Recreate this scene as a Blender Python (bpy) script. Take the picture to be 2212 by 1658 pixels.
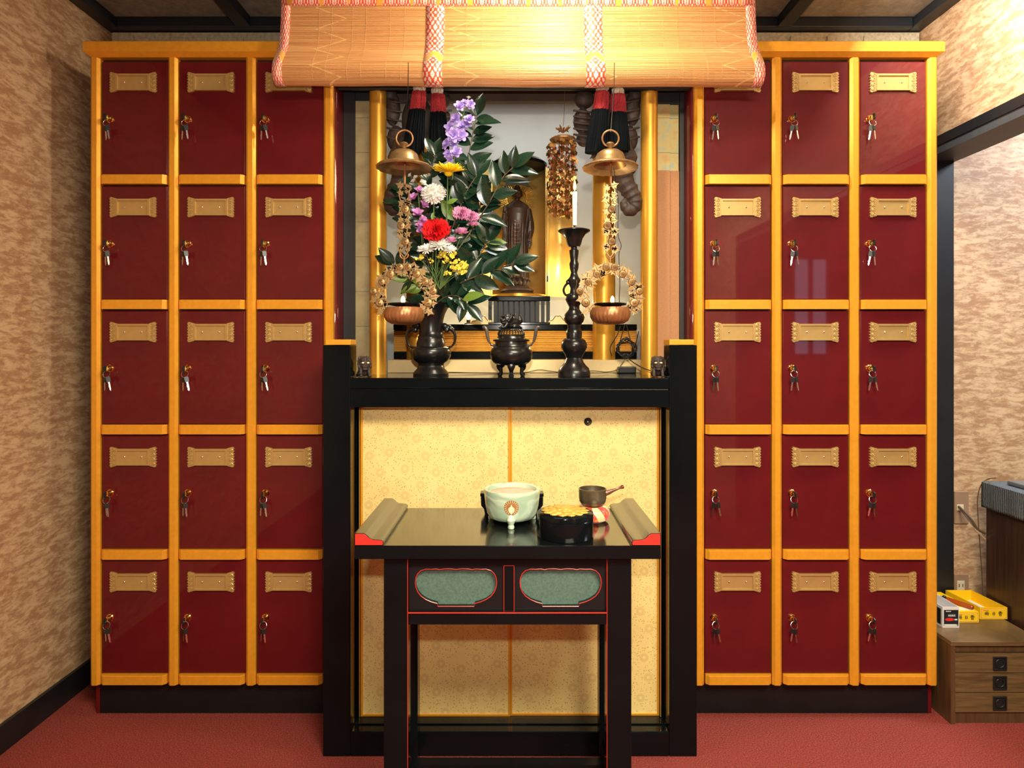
import bpy, math, random
from mathutils import Vector, Matrix, Euler
random.seed(7)
R = math.radians
PI = math.pi
scn = bpy.context.scene
for o in list(bpy.data.objects):
    bpy.data.objects.remove(o)
COL = scn.collection

# ------------------------------------------------------------------ camera, world, lights, exposure
F = 1400.0                      # focal length in pixels of the 2212 wide frame
VX, VY, H = 1110.0, 748.0, 1.148
cam_data = bpy.data.cameras.new('camera')
cam_data.sensor_width = 36.0
cam_data.lens = F / 2212 * 36
cam_data.shift_x = (1106 - VX) / 2212
cam_data.shift_y = -(829 - VY) / 2212
cam_data.clip_start = 0.02
cam = bpy.data.objects.new('camera', cam_data)
cam.location = (0, 0, H)
cam.rotation_euler = (R(90), 0, 0)
COL.objects.link(cam)
scn.camera = cam

world = bpy.data.worlds.new('world')
scn.world = world
world.use_nodes = True
world.node_tree.nodes['Background'].inputs[0].default_value = (0.62, 0.74, 1.0, 1)
world.node_tree.nodes['Background'].inputs[1].default_value = 2.6

def area(name, loc, rot, sx, sy, power, color):
    l = bpy.data.lights.new(name, 'AREA')
    l.shape = 'RECTANGLE'; l.size = sx; l.size_y = sy
    l.energy = power; l.color = color
    o = bpy.data.objects.new(name, l)
    o.location = loc; o.rotation_euler = rot
    COL.objects.link(o)
    return o

def point(name, loc, power, color, rad=0.02):
    l = bpy.data.lights.new(name, 'POINT')
    l.energy = power; l.color = color; l.shadow_soft_size = rad
    o = bpy.data.objects.new(name, l); o.location = loc
    COL.objects.link(o)
    return o

# ceiling lamp just in front of the blind, area for flash bounced off the ceiling, small flash on the camera
LAMP_A = (0.14, 1.65, 2.232)
BOUNCE_B = (0.56, -0.10, 2.235)
LAMP_C = (1.12, 1.66, 2.235)
FILL_D = (2.25, 1.86, 2.235)
area('ceiling_bounce_light', BOUNCE_B, (0, 0, 0), 1.00, 0.90, 112, (1.0, 0.90, 0.66))  # stands in for flash bounced off the ceiling, not a real lamp
area('wall_washer_light', LAMP_C, (0, R(-62), 0), 0.10, 0.30, 11, (1.0, 0.93, 0.84))
area('added_fill_next_room', FILL_D, (0, 0, 0), 0.50, 0.50, 30, (0.80, 0.88, 1.0))  # added unseen light, brightens the wall beyond the opening
fl = bpy.data.lights.new('camera_flash', 'SPOT')
fl.energy = 46; fl.color = (1.0, 0.93, 0.82); fl.spot_size = R(104); fl.spot_blend = 1.0; fl.shadow_soft_size = 0.022
flo = bpy.data.objects.new('camera_flash', fl); flo.location = (0.0, -0.02, H + 0.18); flo.rotation_euler = (R(90), 0, 0); COL.objects.link(flo)

vs = scn.view_settings
vs.view_transform = 'Standard'
vs.look = 'None'
vs.gamma = 1.0
vs.use_curve_mapping = False
vs.exposure = 0.35

# ------------------------------------------------------------------ helpers
def X(px, d): return (px - VX) * d / F
def Z(py, d): return H - (py - VY) * d / F
def P(px, py, d): return Vector((X(px, d), d, Z(py, d)))

class MB:
    def __init__(s):
        s.v = []; s.f = []; s.m = []; s.cur = 0
    def add(s, vs_, fs):
        n = len(s.v)
        s.v += [Vector(a) for a in vs_]
        for f in fs:
            s.f.append(tuple(i + n for i in f)); s.m.append(s.cur)
        return s
    def box(s, x0, x1, y0, y1, z0, z1):
        v = [(x, y, z) for z in (z0, z1) for y in (y0, y1) for x in (x0, x1)]
        return s.add(v, [(0,2,3,1),(4,5,7,6),(0,1,5,4),(2,6,7,3),(0,4,6,2),(1,3,7,5)])
    def obox(s, c, sx, sy, sz, M):
        v = [Vector(c) + M @ Vector((x*sx/2, y*sy/2, z*sz/2)) for z in (-1,1) for y in (-1,1) for x in (-1,1)]
        return s.add(v, [(0,2,3,1),(4,5,7,6),(0,1,5,4),(2,6,7,3),(0,4,6,2),(1,3,7,5)])
    def lathe(s, prof, c=(0,0,0), seg=32, flute=None, M=None, close=False):
        # prof: list of (r, z); flute(theta, k)-> radius factor
        c = Vector(c); n = len(prof); vs_ = []; fs = []
        for k, (r, z) in enumerate(prof):
            for i in range(seg):
                t = 2*PI*i/seg
                rr = r * (flute(t, k) if flute else 1)
                p = Vector((rr*math.cos(t), rr*math.sin(t), z))
                vs_.append(c + (M @ p if M else p))
        for k in range(n-1):
            for i in range(seg):
                j = (i+1) % seg
                fs.append((k*seg+i, k*seg+j, (k+1)*seg+j, (k+1)*seg+i))
        if close:
            fs += [((n-1)*seg+i, (n-1)*seg+(i+1)%seg, (i+1)%seg, i) for i in range(seg)]
        else:
            if prof[0][0] > 1e-6: fs.append(tuple(reversed(range(seg))))
            if prof[-1][0] > 1e-6: fs.append(tuple((n-1)*seg+i for i in range(seg)))
        return s.add(vs_, fs)
    def tube(s, pts, r, seg=8, closed=False):
        pts = [Vector(p) for p in pts]; n = len(pts)
        rs = r if isinstance(r, (list, tuple)) else [r]*n
        vs_ = []; fs = []; up = None
        for i, p in enumerate(pts):
            if closed: t = pts[(i+1) % n] - pts[i-1]
            else: t = pts[min(i+1, n-1)] - pts[max(i-1, 0)]
            if t.length < 1e-9: t = Vector((0,0,1))
            t.normalize()
            if up is None:
                up = Vector((0,0,1)) if abs(t.z) < 0.9 else Vector((0,1,0))
            a = t.cross(up)
            if a.length < 1e-6: a = t.orthogonal()
            a.normalize(); b = a.cross(t).normalized(); up = b
            for k in range(seg):
                an = 2*PI*k/seg
                vs_.append(p + (a*math.cos(an) + b*math.sin(an))*rs[i])
        m = n if closed else n-1
        for i in range(m):
            i2 = (i+1) % n
            for k in range(seg):
                k2 = (k+1) % seg
                fs.append((i*seg+k, i*seg+k2, i2*seg+k2, i2*seg+k))
        if not closed:
            fs.append(tuple(reversed(range(seg)))); fs.append(tuple((n-1)*seg+k for k in range(seg)))
        return s.add(vs_, fs)
    def ell(s, c, r, seg=16, rings=10, M=None):
        if not isinstance(r, (list, tuple)): r = (r, r, r)
        c = Vector(c); vs_ = []; fs = []
        for k in range(1, rings):
            ph = PI*k/rings
            for i in range(seg):
                t = 2*PI*i/seg
                p = Vector((r[0]*math.sin(ph)*math.cos(t), r[1]*math.sin(ph)*math.sin(t), r[2]*math.cos(ph)))
                vs_.append(c + (M @ p if M else p))
        a, b = Vector((0,0,r[2])), Vector((0,0,-r[2]))
        vs_ += [c + (M @ a if M else a), c + (M @ b if M else b)]
        nt = len(vs_)-2
        for k in range(rings-2):
            for i in range(seg):
                j = (i+1) % seg
                fs.append((k*seg+i, (k+1)*seg+i, (k+1)*seg+j, k*seg+j))
        for i in range(seg):
            j = (i+1) % seg
            fs.append((nt, i, j)); fs.append((nt+1, (rings-2)*seg+j, (rings-2)*seg+i))
        return s.add(vs_, fs)
    def prism(s, poly, fn, a, b):
        # poly: list of 2d points, fn(u, v, w)->3d, extruded from w=a to w=b
        n = len(poly)
        vs_ = [fn(u, v, a) for u, v in poly] + [fn(u, v, b) for u, v in poly]
        fs = [tuple(range(n)), tuple(reversed(range(n, 2*n)))]
        fs += [(i, n+i, n+(i+1) % n, (i+1) % n) for i in range(n)]
        return s.add(vs_, fs)
    def grid(s, rows, cols, fn, two=False):
        vs_ = [fn(i/(rows-1), j/(cols-1)) for i in range(rows) for j in range(cols)]
        fs = [(i*cols+j, i*cols+j+1, (i+1)*cols+j+1, (i+1)*cols+j) for i in range(rows-1) for j in range(cols-1)]
        return s.add(vs_, fs)
    def mesh(s, name, mats, off=(0,0,0), smooth=True, ang=35):
        me = bpy.data.meshes.new(name)
        off = Vector(off)
        me.from_pydata([tuple(p - off) for p in s.v], [], s.f)
        mats = mats if isinstance(mats, (list, tuple)) else [mats]
        for m in mats: me.materials.append(m)
        if len(mats) > 1: me.polygons.foreach_set('material_index', s.m)
        import bmesh
        bm = bmesh.new(); bm.from_mesh(me)
        bmesh.ops.recalc_face_normals(bm, faces=bm.faces)
        bm.to_mesh(me); bm.free()
        if smooth:
            me.polygons.foreach_set('use_smooth', [True]*len(me.polygons))
            me.set_sharp_from_angle(angle=R(ang))
        return me
    def build(s, name, mats, parent=None, smooth=True, ang=35, bevel=0, solid=0, sub=0, remesh=0, disp=None):
        off = parent_loc(parent)
        o = bpy.data.objects.new(name, s.mesh(name, mats, off, smooth, ang))
        COL.objects.link(o); o.parent = parent
        if remesh:
            m = o.modifiers.new('remesh', 'REMESH'); m.mode = 'VOXEL'; m.voxel_size = remesh; m.use_smooth_shade = True
        if solid:
            m = o.modifiers.new('solid', 'SOLIDIFY'); m.thickness = solid; m.offset = 0
        if sub:
            m = o.modifiers.new('sub', 'SUBSURF'); m.levels = sub; m.render_levels = sub
        if bevel:
            m = o.modifiers.new('bevel', 'BEVEL'); m.width = bevel; m.segments = 2; m.limit_method = 'ANGLE'; m.angle_limit = R(40)
        return o

def parent_loc(p):
    v = Vector((0, 0, 0))
    while p is not None:
        v += p.location; p = p.parent
    return v

def tag(o, label, cat, group=None):
    o['label'] = label; o['category'] = cat
    if group: o['group'] = group
    return o
def thing(name, label, cat, loc=(0,0,0), group=None):
    o = bpy.data.objects.new(name, None); o.empty_display_size = 0.05
    o.location = loc; COL.objects.link(o)
    return tag(o, label, cat, group)
def struct(o):
    o['kind'] = 'structure'; return o
def inst(name, me, parent=None, loc=(0,0,0), rot=(0,0,0), scale=(1,1,1)):
    o = bpy.data.objects.new(name, me); COL.objects.link(o)
    o.parent = parent; o.location = loc; o.rotation_euler = rot; o.scale = scale
    return o
def copy_tree(o, parent=None):
    c = o.copy(); COL.objects.link(c); c.parent = parent
    for ch in list(o.children): copy_tree(ch, c)
    return c
def spline(pts, n=8):
    pts = [Vector(p) for p in pts]; out = []
    for i in range(len(pts)-1):
        p0 = pts[max(i-1, 0)]; p1 = pts[i]; p2 = pts[i+1]; p3 = pts[min(i+2, len(pts)-1)]
        for k in range(n):
            t = k/n
            out.append(0.5*((2*p1) + (p2-p0)*t + (2*p0-5*p1+4*p2-p3)*t*t + (-p0+3*p1-3*p2+p3)*t**3))
    out.append(pts[-1]); return out
def rotz(a): return Matrix.Rotation(a, 3, 'Z')
def align(dirv, roll=0):
    # matrix taking +Z to dirv
    q = Vector((0,0,1)).rotation_difference(Vector(dirv).normalized())
    return q.to_matrix() @ Matrix.Rotation(roll, 3, 'Z')

# ------------------------------------------------------------------ materials
class NT:
    def __init__(s, name):
        s.mat = bpy.data.materials.new(name); s.mat.use_nodes = True
        s.t = s.mat.node_tree; s.b = s.t.nodes['Principled BSDF']
    def n(s, typ, **kw):
        nd = s.t.nodes.new(typ)
        for k, v in kw.items(): setattr(nd, k, v)
        return nd
    def l(s, a, b): s.t.links.new(a, b)
    def math(s, op, a, b=None, clamp=False):
        nd = s.n('ShaderNodeMath', operation=op, use_clamp=clamp)
        for i, q in enumerate((a, b)):
            if q is None: continue
            if isinstance(q, (int, float)): nd.inputs[i].default_value = q
            else: s.l(q, nd.inputs[i])
        return nd.outputs[0]
    def coord(s, scale=(1,1,1), kind='Object', loc=(0,0,0), rot=(0,0,0)):
        tc = s.n('ShaderNodeTexCoord'); mp = s.n('ShaderNodeMapping')
        mp.inputs['Scale'].default_value = scale; mp.inputs['Location'].default_value = loc
        mp.inputs['Rotation'].default_value = rot
        s.l(tc.outputs[kind], mp.inputs[0]); return mp.outputs[0]
    def noise(s, vec, scale=5, detail=4, rough=0.55, dist=0):
        nd = s.n('ShaderNodeTexNoise'); s.l(vec, nd.inputs['Vector'])
        nd.inputs['Scale'].default_value = scale; nd.inputs['Detail'].default_value = detail
        nd.inputs['Roughness'].default_value = rough; nd.inputs['Distortion'].default_value = dist
        return nd.outputs['Fac']
    def ramp(s, fac, stops):
        nd = s.n('ShaderNodeValToRGB'); s.l(fac, nd.inputs[0]); e = nd.color_ramp.elements
        while len(e) < len(stops): e.new(0.5)
        for el, (p, c) in zip(e, stops):
            el.position = p; el.color = (*c, 1) if len(c) == 3 else c
        return nd.outputs[0]
    def mix(s, fac, a, b):
        nd = s.n('ShaderNodeMix', data_type='RGBA')
        if isinstance(fac, (int, float)): nd.inputs[0].default_value = fac
        else: s.l(fac, nd.inputs[0])
        for idx, q in ((6, a), (7, b)):
            if isinstance(q, tuple): nd.inputs[idx].default_value = (*q, 1)
            else: s.l(q, nd.inputs[idx])
        return nd.outputs[2]
    def bump(s, h, strength=0.3, dist=0.002):
        nd = s.n('ShaderNodeBump'); s.l(h, nd.inputs['Height'])
        nd.inputs['Strength'].default_value = strength; nd.inputs['Distance'].default_value = dist
        s.l(nd.outputs[0], s.b.inputs['Normal'])
    def set(s, rough=0.5, metal=0.0, coat=0.0, coat_rough=0.05, spec=0.5, sheen=0.0, emit=None, estr=0, trans=0, sss=0):
        b = s.b.inputs
        b['Roughness'].default_value = rough; b['Metallic'].default_value = metal
        b['Coat Weight'].default_value = coat; b['Coat Roughness'].default_value = coat_rough
        b['Specular IOR Level'].default_value = spec; b['Sheen Weight'].default_value = sheen
        b['Transmission Weight'].default_value = trans
        if emit:
            b['Emission Color'].default_value = (*emit, 1); b['Emission Strength'].default_value = estr
        return s
    def col(s, c):
        if isinstance(c, tuple): s.b.inputs['Base Color'].default_value = (*c, 1)
        else: s.l(c, s.b.inputs['Base Color'])
        return s

def plain(name, c, rough=0.5, metal=0.0, var=0.12, scale=30, bump=0.0, bdist=0.001, **kw):
    t = NT(name); t.set(rough, metal, **kw)
    v = t.coord()
    f = t.noise(v, scale, 4)
    lo = tuple(max(0, a*(1-var)) for a in c); hi = tuple(min(1, a*(1+var)) for a in c)
    t.col(t.ramp(f, [(0.3, lo), (0.7, hi)]))
    if bump: t.bump(t.noise(v, scale*4, 5), bump, bdist)
    return t.mat

M = {}
M['gold_paint'] = plain('gold_lacquer_paint', (0.80, 0.360, 0.026), 0.36, 0.30, 0.06, 60, 0.04)
M['gold_satin'] = plain('satin_gold_metal', (0.66, 0.335, 0.040), 0.34, 0.50, 0.05, 20)
M['gold_leaf'] = plain('polished_gold_leaf', (0.95, 0.64, 0.19), 0.36, 0.45, 0.06, 20)
M['gold_bright'] = plain('gilded_edge', (0.95, 0.60, 0.14), 0.25, 0.8, 0.05, 20)
M['pale_gold'] = plain('pale_gold_panel', (0.80, 0.60, 0.28), 0.40, 0.2, 0.08, 12)
M['plate'] = plain('champagne_gold_plate', (0.52, 0.345, 0.125), 0.40, 0.45, 0.05, 60, 0.05)
M['steel'] = plain('bright_steel', (0.75, 0.74, 0.72), 0.22, 1.0, 0.03)
M['brass'] = plain('polished_brass', (0.92, 0.60, 0.17), 0.16, 1.0, 0.04)
M['bronze'] = plain('antique_bronze', (0.36, 0.18, 0.075), 0.42, 0.55, 0.2, 40, 0.1)
M['bronze_light'] = plain('light_bronze_carving', (0.31, 0.195, 0.085), 0.38, 0.60, 0.25, 60, 0.15)
M['lacquer'] = plain('black_lacquer', (0.0035, 0.0050, 0.0060), 0.12, 0.0, 0.15, 8, coat=0.0, spec=0.18)
M['lacquer_table'] = plain('table_top_lacquer', (0.0035, 0.0045, 0.0050), 0.13, 0.0, 0.15, 8, coat=0.25, coat_rough=0.1, spec=1.0)
M['lacquer_matte'] = plain('matte_black_lacquer', (0.006, 0.0075, 0.009), 0.36, 0.0, 0.2, 8, spec=0.35)
M['dark_bronze'] = plain('dark_bronze', (0.011, 0.0115, 0.0125), 0.28, 0.3, 0.25, 50, 0.05, coat=0.15, coat_rough=0.2)
M['black_plastic'] = plain('black_plastic', (0.012, 0.013, 0.014), 0.35, 0.0, 0.1)
M['dark_wood'] = plain('dark_carved_wood', (0.042, 0.027, 0.023), 0.6, 0.0, 0.35, 60, 0.3)
M['dark_brown'] = plain('dark_brown_wood', (0.050, 0.026, 0.014), 0.62, 0.0, 0.3, 10)
M['near_black'] = plain('near_black_wood', (0.012, 0.011, 0.011), 0.5, 0.0, 0.2, 10)
M['red_lacquer'] = plain('vermilion_lacquer', (0.72, 0.030, 0.022), 0.35, 0.0, 0.05, 20)
M['red_line'] = plain('red_lacquer_line', (0.50, 0.030, 0.020), 0.3, 0.0, 0.1, 20)
M['green_panel'] = plain('dark_green_panel', (0.075, 0.135, 0.110), 0.6, 0.0, 0.25, 220)
M['white_wall'] = plain('niche_white_wall', (0.66, 0.66, 0.60), 0.75, 0.0, 0.05, 6)
M['candle'] = plain('white_wax', (0.90, 0.87, 0.80), 0.5, 0.0, 0.02)
M['leaf'] = plain('glossy_dark_leaf', (0.006, 0.028, 0.015), 0.26, 0.0, 0.45, 25, coat=0.3, coat_rough=0.15)
M['leaf_light'] = plain('light_green_leaf', (0.13, 0.22, 0.035), 0.4, 0.0, 0.35, 25)
M['stem'] = plain('green_stem', (0.10, 0.19, 0.055), 0.5, 0.0, 0.3, 40)
M['twig'] = plain('brown_twig', (0.10, 0.06, 0.03), 0.6, 0.0, 0.3, 40)
M['purple'] = plain('lilac_petal', (0.46, 0.34, 0.86), 0.6, 0.0, 0.25, 40)
M['pink'] = plain('pink_petal', (0.80, 0.36, 0.60), 0.6, 0.0, 0.3, 60)
M['mauve'] = plain('mauve_petal', (0.68, 0.30, 0.66), 0.6, 0.0, 0.35, 60)
M['white_petal'] = plain('white_petal', (0.95, 0.94, 0.90), 0.6, 0.0, 0.06, 60)
M['yellow_petal'] = plain('yellow_petal', (0.92, 0.66, 0.012), 0.55, 0.0, 0.12, 60)
M['pale_yellow'] = plain('pale_yellow_petal', (0.88, 0.72, 0.10), 0.6, 0.0, 0.15, 90)
M['red_petal'] = plain('red_petal', (0.80, 0.016, 0.022), 0.6, 0.0, 0.2, 60)
M['tassel_red'] = plain('red_tassel_wool', (0.34, 0.018, 0.026), 0.9, 0.0, 0.4, 260, 0.6, 0.003)
M['tassel_black'] = plain('black_tassel_hair', (0.003, 0.005, 0.007), 0.8, 0.0, 0.5, 260, 0.5, 0.003, spec=0.08)
M['tassel_white'] = plain('white_tassel_wool', (0.55, 0.48, 0.38), 0.9, 0.0, 0.3, 200, 0.5, 0.003)
M['ash'] = plain('pink_incense_ash', (0.66, 0.46, 0.33), 0.95, 0.0, 0.12, 60, 0.4, 0.003)
M['yellow_box'] = plain('yellow_card', (0.90, 0.56, 0.004), 0.5, 0.0, 0.03)
M['white_card'] = plain('white_card', (0.72, 0.68, 0.66), 0.5, 0.0, 0.03)
M['black_print'] = plain('black_print', (0.012, 0.014, 0.016), 0.45, 0.0, 0.05)
M['white_print'] = plain('white_print', (0.75, 0.75, 0.75), 0.5, 0.0, 0.02)
M['grey_print'] = plain('grey_print', (0.16, 0.17, 0.18), 0.5, 0.0, 0.02)
M['red_print'] = plain('red_print', (0.70, 0.025, 0.025), 0.5, 0.0, 0.03)
M['orange_print'] = plain('orange_print', (0.85, 0.20, 0.02), 0.5, 0.0, 0.03)
M['cream_print'] = plain('cream_print', (0.90, 0.80, 0.45), 0.5, 0.0, 0.03)
M['outlet_plate'] = plain('brown_outlet_plate', (0.30, 0.19, 0.12), 0.4, 0.0, 0.05)
M['outlet_ivory'] = plain('ivory_plastic', (0.66, 0.55, 0.38), 0.4, 0.0, 0.03)
M['cord_black'] = plain('black_cord', (0.016, 0.016, 0.016), 0.5, 0.0, 0.1)
M['cord_brown'] = plain('brown_cord', (0.09, 0.055, 0.03), 0.5, 0.0, 0.1)
M['cord_tan'] = plain('tan_cord', (0.42, 0.30, 0.18), 0.5, 0.0, 0.1)
M['teal'] = plain('teal_ceramic', (0.16, 0.42, 0.42), 0.3, 0.0, 0.1)
M['grey_slab'] = plain('grey_tray', (0.12, 0.13, 0.14), 0.35, 0.0, 0.1)
M['bell'] = plain('aged_bell_metal', (0.16, 0.125, 0.075), 0.38, 0.65, 0.35, 30)
M['stick_wood'] = plain('turned_red_brown_wood', (0.13, 0.040, 0.020), 0.3, 0.0, 0.35, 40, coat=0.3)
M['lamp_white'] = plain('lamp_housing', (0.8, 0.8, 0.78), 0.5)
M['stitch'] = plain('pale_stitch_thread', (0.62, 0.36, 0.14), 0.8, 0.0, 0.1)
M['beam'] = plain('black_ceiling_beam', (0.014, 0.017, 0.022), 0.42, 0.0, 0.2, 12)
M['black_trim'] = plain('black_painted_trim', (0.008, 0.009, 0.011), 0.45, 0.0, 0.2, 12)
M['grey_trim'] = plain('dark_grey_soffit', (0.05, 0.055, 0.06), 0.5, 0.0, 0.1, 12)
M['void'] = plain('black_recess', (0.003, 0.003, 0.003), 0.9, 0.0, 0.0)

def emissive(name, c, s):
    t = NT(name); t.col((0, 0, 0)); t.set(0.6, emit=c, estr=s); return t.mat
M['flame'] = emissive('candle_flame', (1.0, 0.50, 0.10), 6)
M['bulb'] = emissive('warm_bulb', (1.0, 0.55, 0.14), 9)
M['lamp_glow'] = emissive('lamp_globe', (1.0, 0.85, 0.62), 150)

def maroon():
    t = NT('maroon_lacquer'); t.set(0.5, 0.0, coat=0.55, coat_rough=0.03, spec=0.15)
    v = t.coord()
    t.col(t.ramp(t.noise(v, 6, 5), [(0.3, (0.085, 0.0035, 0.006)), (0.7, (0.125, 0.006, 0.009))]))
    return t.mat
M['maroon'] = maroon()

def wallpaper(name='cloud_wallpaper'):
    t = NT(name); t.set(0.62, 0.0)
    v = t.coord()
    vz = t.n('ShaderNodeMapping'); vz.inputs['Scale'].default_value = (1, 1, 3.2); t.l(v, vz.inputs[0])
    a = t.noise(vz.outputs[0], 19, 9, 0.74, 0.35)
    c = t.ramp(a, [(0.43, (0.35, 0.195, 0.100)), (0.58, (0.58, 0.40, 0.235))])
    t.col(c)
    t.bump(a, 0.15, 0.002)
    return t.mat
M['wallpaper'] = wallpaper()

def carpet():
    t = NT('red_loop_carpet'); t.set(0.95, 0.0, spec=0.1)
    v = t.coord()
    fine = t.noise(v, 260, 3, 0.7); big = t.noise(v, 5, 4)
    c = t.ramp(fine, [(0.3, (0.10, 0.016, 0.012)), (0.5, (0.255, 0.052, 0.038)), (0.7, (0.42, 0.12, 0.085))])
    t.col(t.mix(t.math('MULTIPLY', big, 0.35), c, (0.36, 0.035, 0.045)))
    t.bump(fine, 0.8, 0.006)
    return t.mat
M['carpet'] = carpet()

def ceiling_mat():
    t = NT('mottled_grey_ceiling'); t.set(0.85)
    v = t.coord((1, 1, 1))
    f = t.noise(v, 30, 8, 0.75)
    t.col(t.ramp(f, [(0.3, (0.17, 0.16, 0.13)), (0.7, (0.38, 0.345, 0.28))]))
    t.bump(f, 0.3, 0.002)
    return t.mat
M['ceiling'] = ceiling_mat()

def wood(name, a, b, rough=0.4, axis=(1, 1, 14)):
    t = NT(name); t.set(rough, 0.0, coat=0.15, coat_rough=0.2)
    v = t.coord(axis)
    f = t.noise(v, 4, 8, 0.65, 0.6)
    t.col(t.ramp(f, [(0.3, a), (0.7, b)]))
    return t.mat
M['walnut'] = wood('walnut_veneer', (0.075, 0.043, 0.017), (0.19, 0.115, 0.05), 0.42, (2, 2, 22))
M['walnut_side'] = wood('walnut_veneer_upright', (0.06, 0.030, 0.013), (0.12, 0.065, 0.028), 0.42, (22, 22, 1.6))
M['mahogany'] = wood('dark_mahogany', (0.022, 0.010, 0.006), (0.060, 0.026, 0.015), 0.4, (20, 20, 1.2))

def bamboo():
    t = NT('bamboo_slats'); t.set(0.34, 0.0, coat=0.25, coat_rough=0.25)
    v = t.coord((2.2, 1, 420))
    f = t.noise(v, 1.0, 3, 0.6)
    c = t.ramp(f, [(0.25, (0.34, 0.135, 0.040)), (0.45, (0.66, 0.33, 0.12)), (0.55, (0.72, 0.38, 0.15)), (0.78, (0.85, 0.53, 0.26))])
    # node marks of the canes run in a zigzag
    tc = t.n('ShaderNodeTexCoord'); sp = t.n('ShaderNodeSeparateXYZ'); t.l(tc.outputs['Object'], sp.inputs[0])
    tri = t.math('PINGPONG', t.math('MULTIPLY', sp.outputs[2], 1.0), 0.034)
    xs = t.math('ADD', sp.outputs[0], t.math('MULTIPLY', tri, -2.7))
    per = t.math('ABSOLUTE', t.math('SUBTRACT', t.math('MODULO', t.math('ADD', xs, 4.0), 0.405), 0.16))
    line = t.math('LESS_THAN', per, 0.0042)
    line = t.math('MULTIPLY', line, t.math('GREATER_THAN', t.noise(t.coord((1, 1, 300)), 1.0, 1), 0.40))
    t.col(t.mix(t.math('MULTIPLY', line, 0.75), c, (0.92, 0.66, 0.26)))
    return t.mat
M['bamboo'] = bamboo()

def brocade_band():
    t = NT('vermilion_brocade'); t.set(0.5, 0.0, sheen=0.2)
    tc = t.n('ShaderNodeTexCoord'); sp = t.n('ShaderNodeSeparateXYZ'); t.l(tc.outputs['UV'], sp.inputs[0])
    u = t.math('ABSOLUTE', t.math('SUBTRACT', sp.outputs[0], 0.5))
    w = t.math('PINGPONG', t.math('MULTIPLY', sp.outputs[1], 4.6), 0.5)
    man = t.math('ADD', t.math('MULTIPLY', u, 1.0), w)
    dif = t.math('ABSOLUTE', t.math('SUBTRACT', u, w))
    s1 = t.math('SINE', t.math('MULTIPLY', man, 26.0))
    s2 = t.math('SINE', t.math('MULTIPLY', dif, 30.0))
    cv = t.n('ShaderNodeCombineXYZ'); t.l(u, cv.inputs[0]); t.l(w, cv.inputs[1])
    nz = t.noise(cv.outputs[0], 16, 2, 0.5)
    k = t.math('ADD', t.math('ADD', s1, s2), t.math('MULTIPLY', t.math('SUBTRACT', nz, 0.5), 5.0))
    white = t.math('GREATER_THAN', k, 0.30)
    gold = t.math('GREATER_THAN', t.math('SINE', t.math('MULTIPLY', sp.outputs[1], 11.0)), 0.78)
    c = t.mix(white, (0.74, 0.085, 0.03), (0.86, 0.70, 0.62))
    c = t.mix(t.math('MULTIPLY', gold, t.math('GREATER_THAN', 0.22, dif)), c, (0.88, 0.40, 0.05))
    t.col(c)
    return t.mat
M['brocade_band'] = brocade_band()

def brocade_wall(name, lo, mid, hi):
    t = NT(name); t.set(0.55, 0.15)
    v = t.coord((1, 1, 1))
    ch = t.n('ShaderNodeTexWave', wave_type='BANDS', bands_direction='Z'); t.l(v, ch.inputs[0])
    ch.inputs['Scale'].default_value = 9; ch.inputs['Distortion'].default_value = 2
    f = t.noise(v, 26, 5, 0.6)
    c = t.ramp(f, [(0.3, lo), (0.5, mid), (0.72, hi)])
    seam = t.math('LESS_THAN', t.math('MODULO', t.math('ADD', t.n_z(v), 5.0), 0.112), 0.0022)
    t.col(t.mix(t.math('MULTIPLY', seam, 0.6), c, (0.05, 0.06, 0.03)))
    return t.mat
def n_z(self, v):
    sp = self.n('ShaderNodeSeparateXYZ'); self.l(v, sp.inputs[0]); return sp.outputs[2]
NT.n_z = n_z
M['brocade_a'] = brocade_wall('old_gold_brocade', (0.26, 0.20, 0.12), (0.34, 0.28, 0.14), (0.40, 0.33, 0.18))
M['brocade_b'] = brocade_wall('floral_brocade', (0.28, 0.36, 0.36), (0.50, 0.42, 0.16), (0.52, 0.28, 0.12))
M['orange_cloth'] = plain('orange_brown_cloth', (0.42, 0.20, 0.085), 0.7, 0.0, 0.1, 200)

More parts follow.
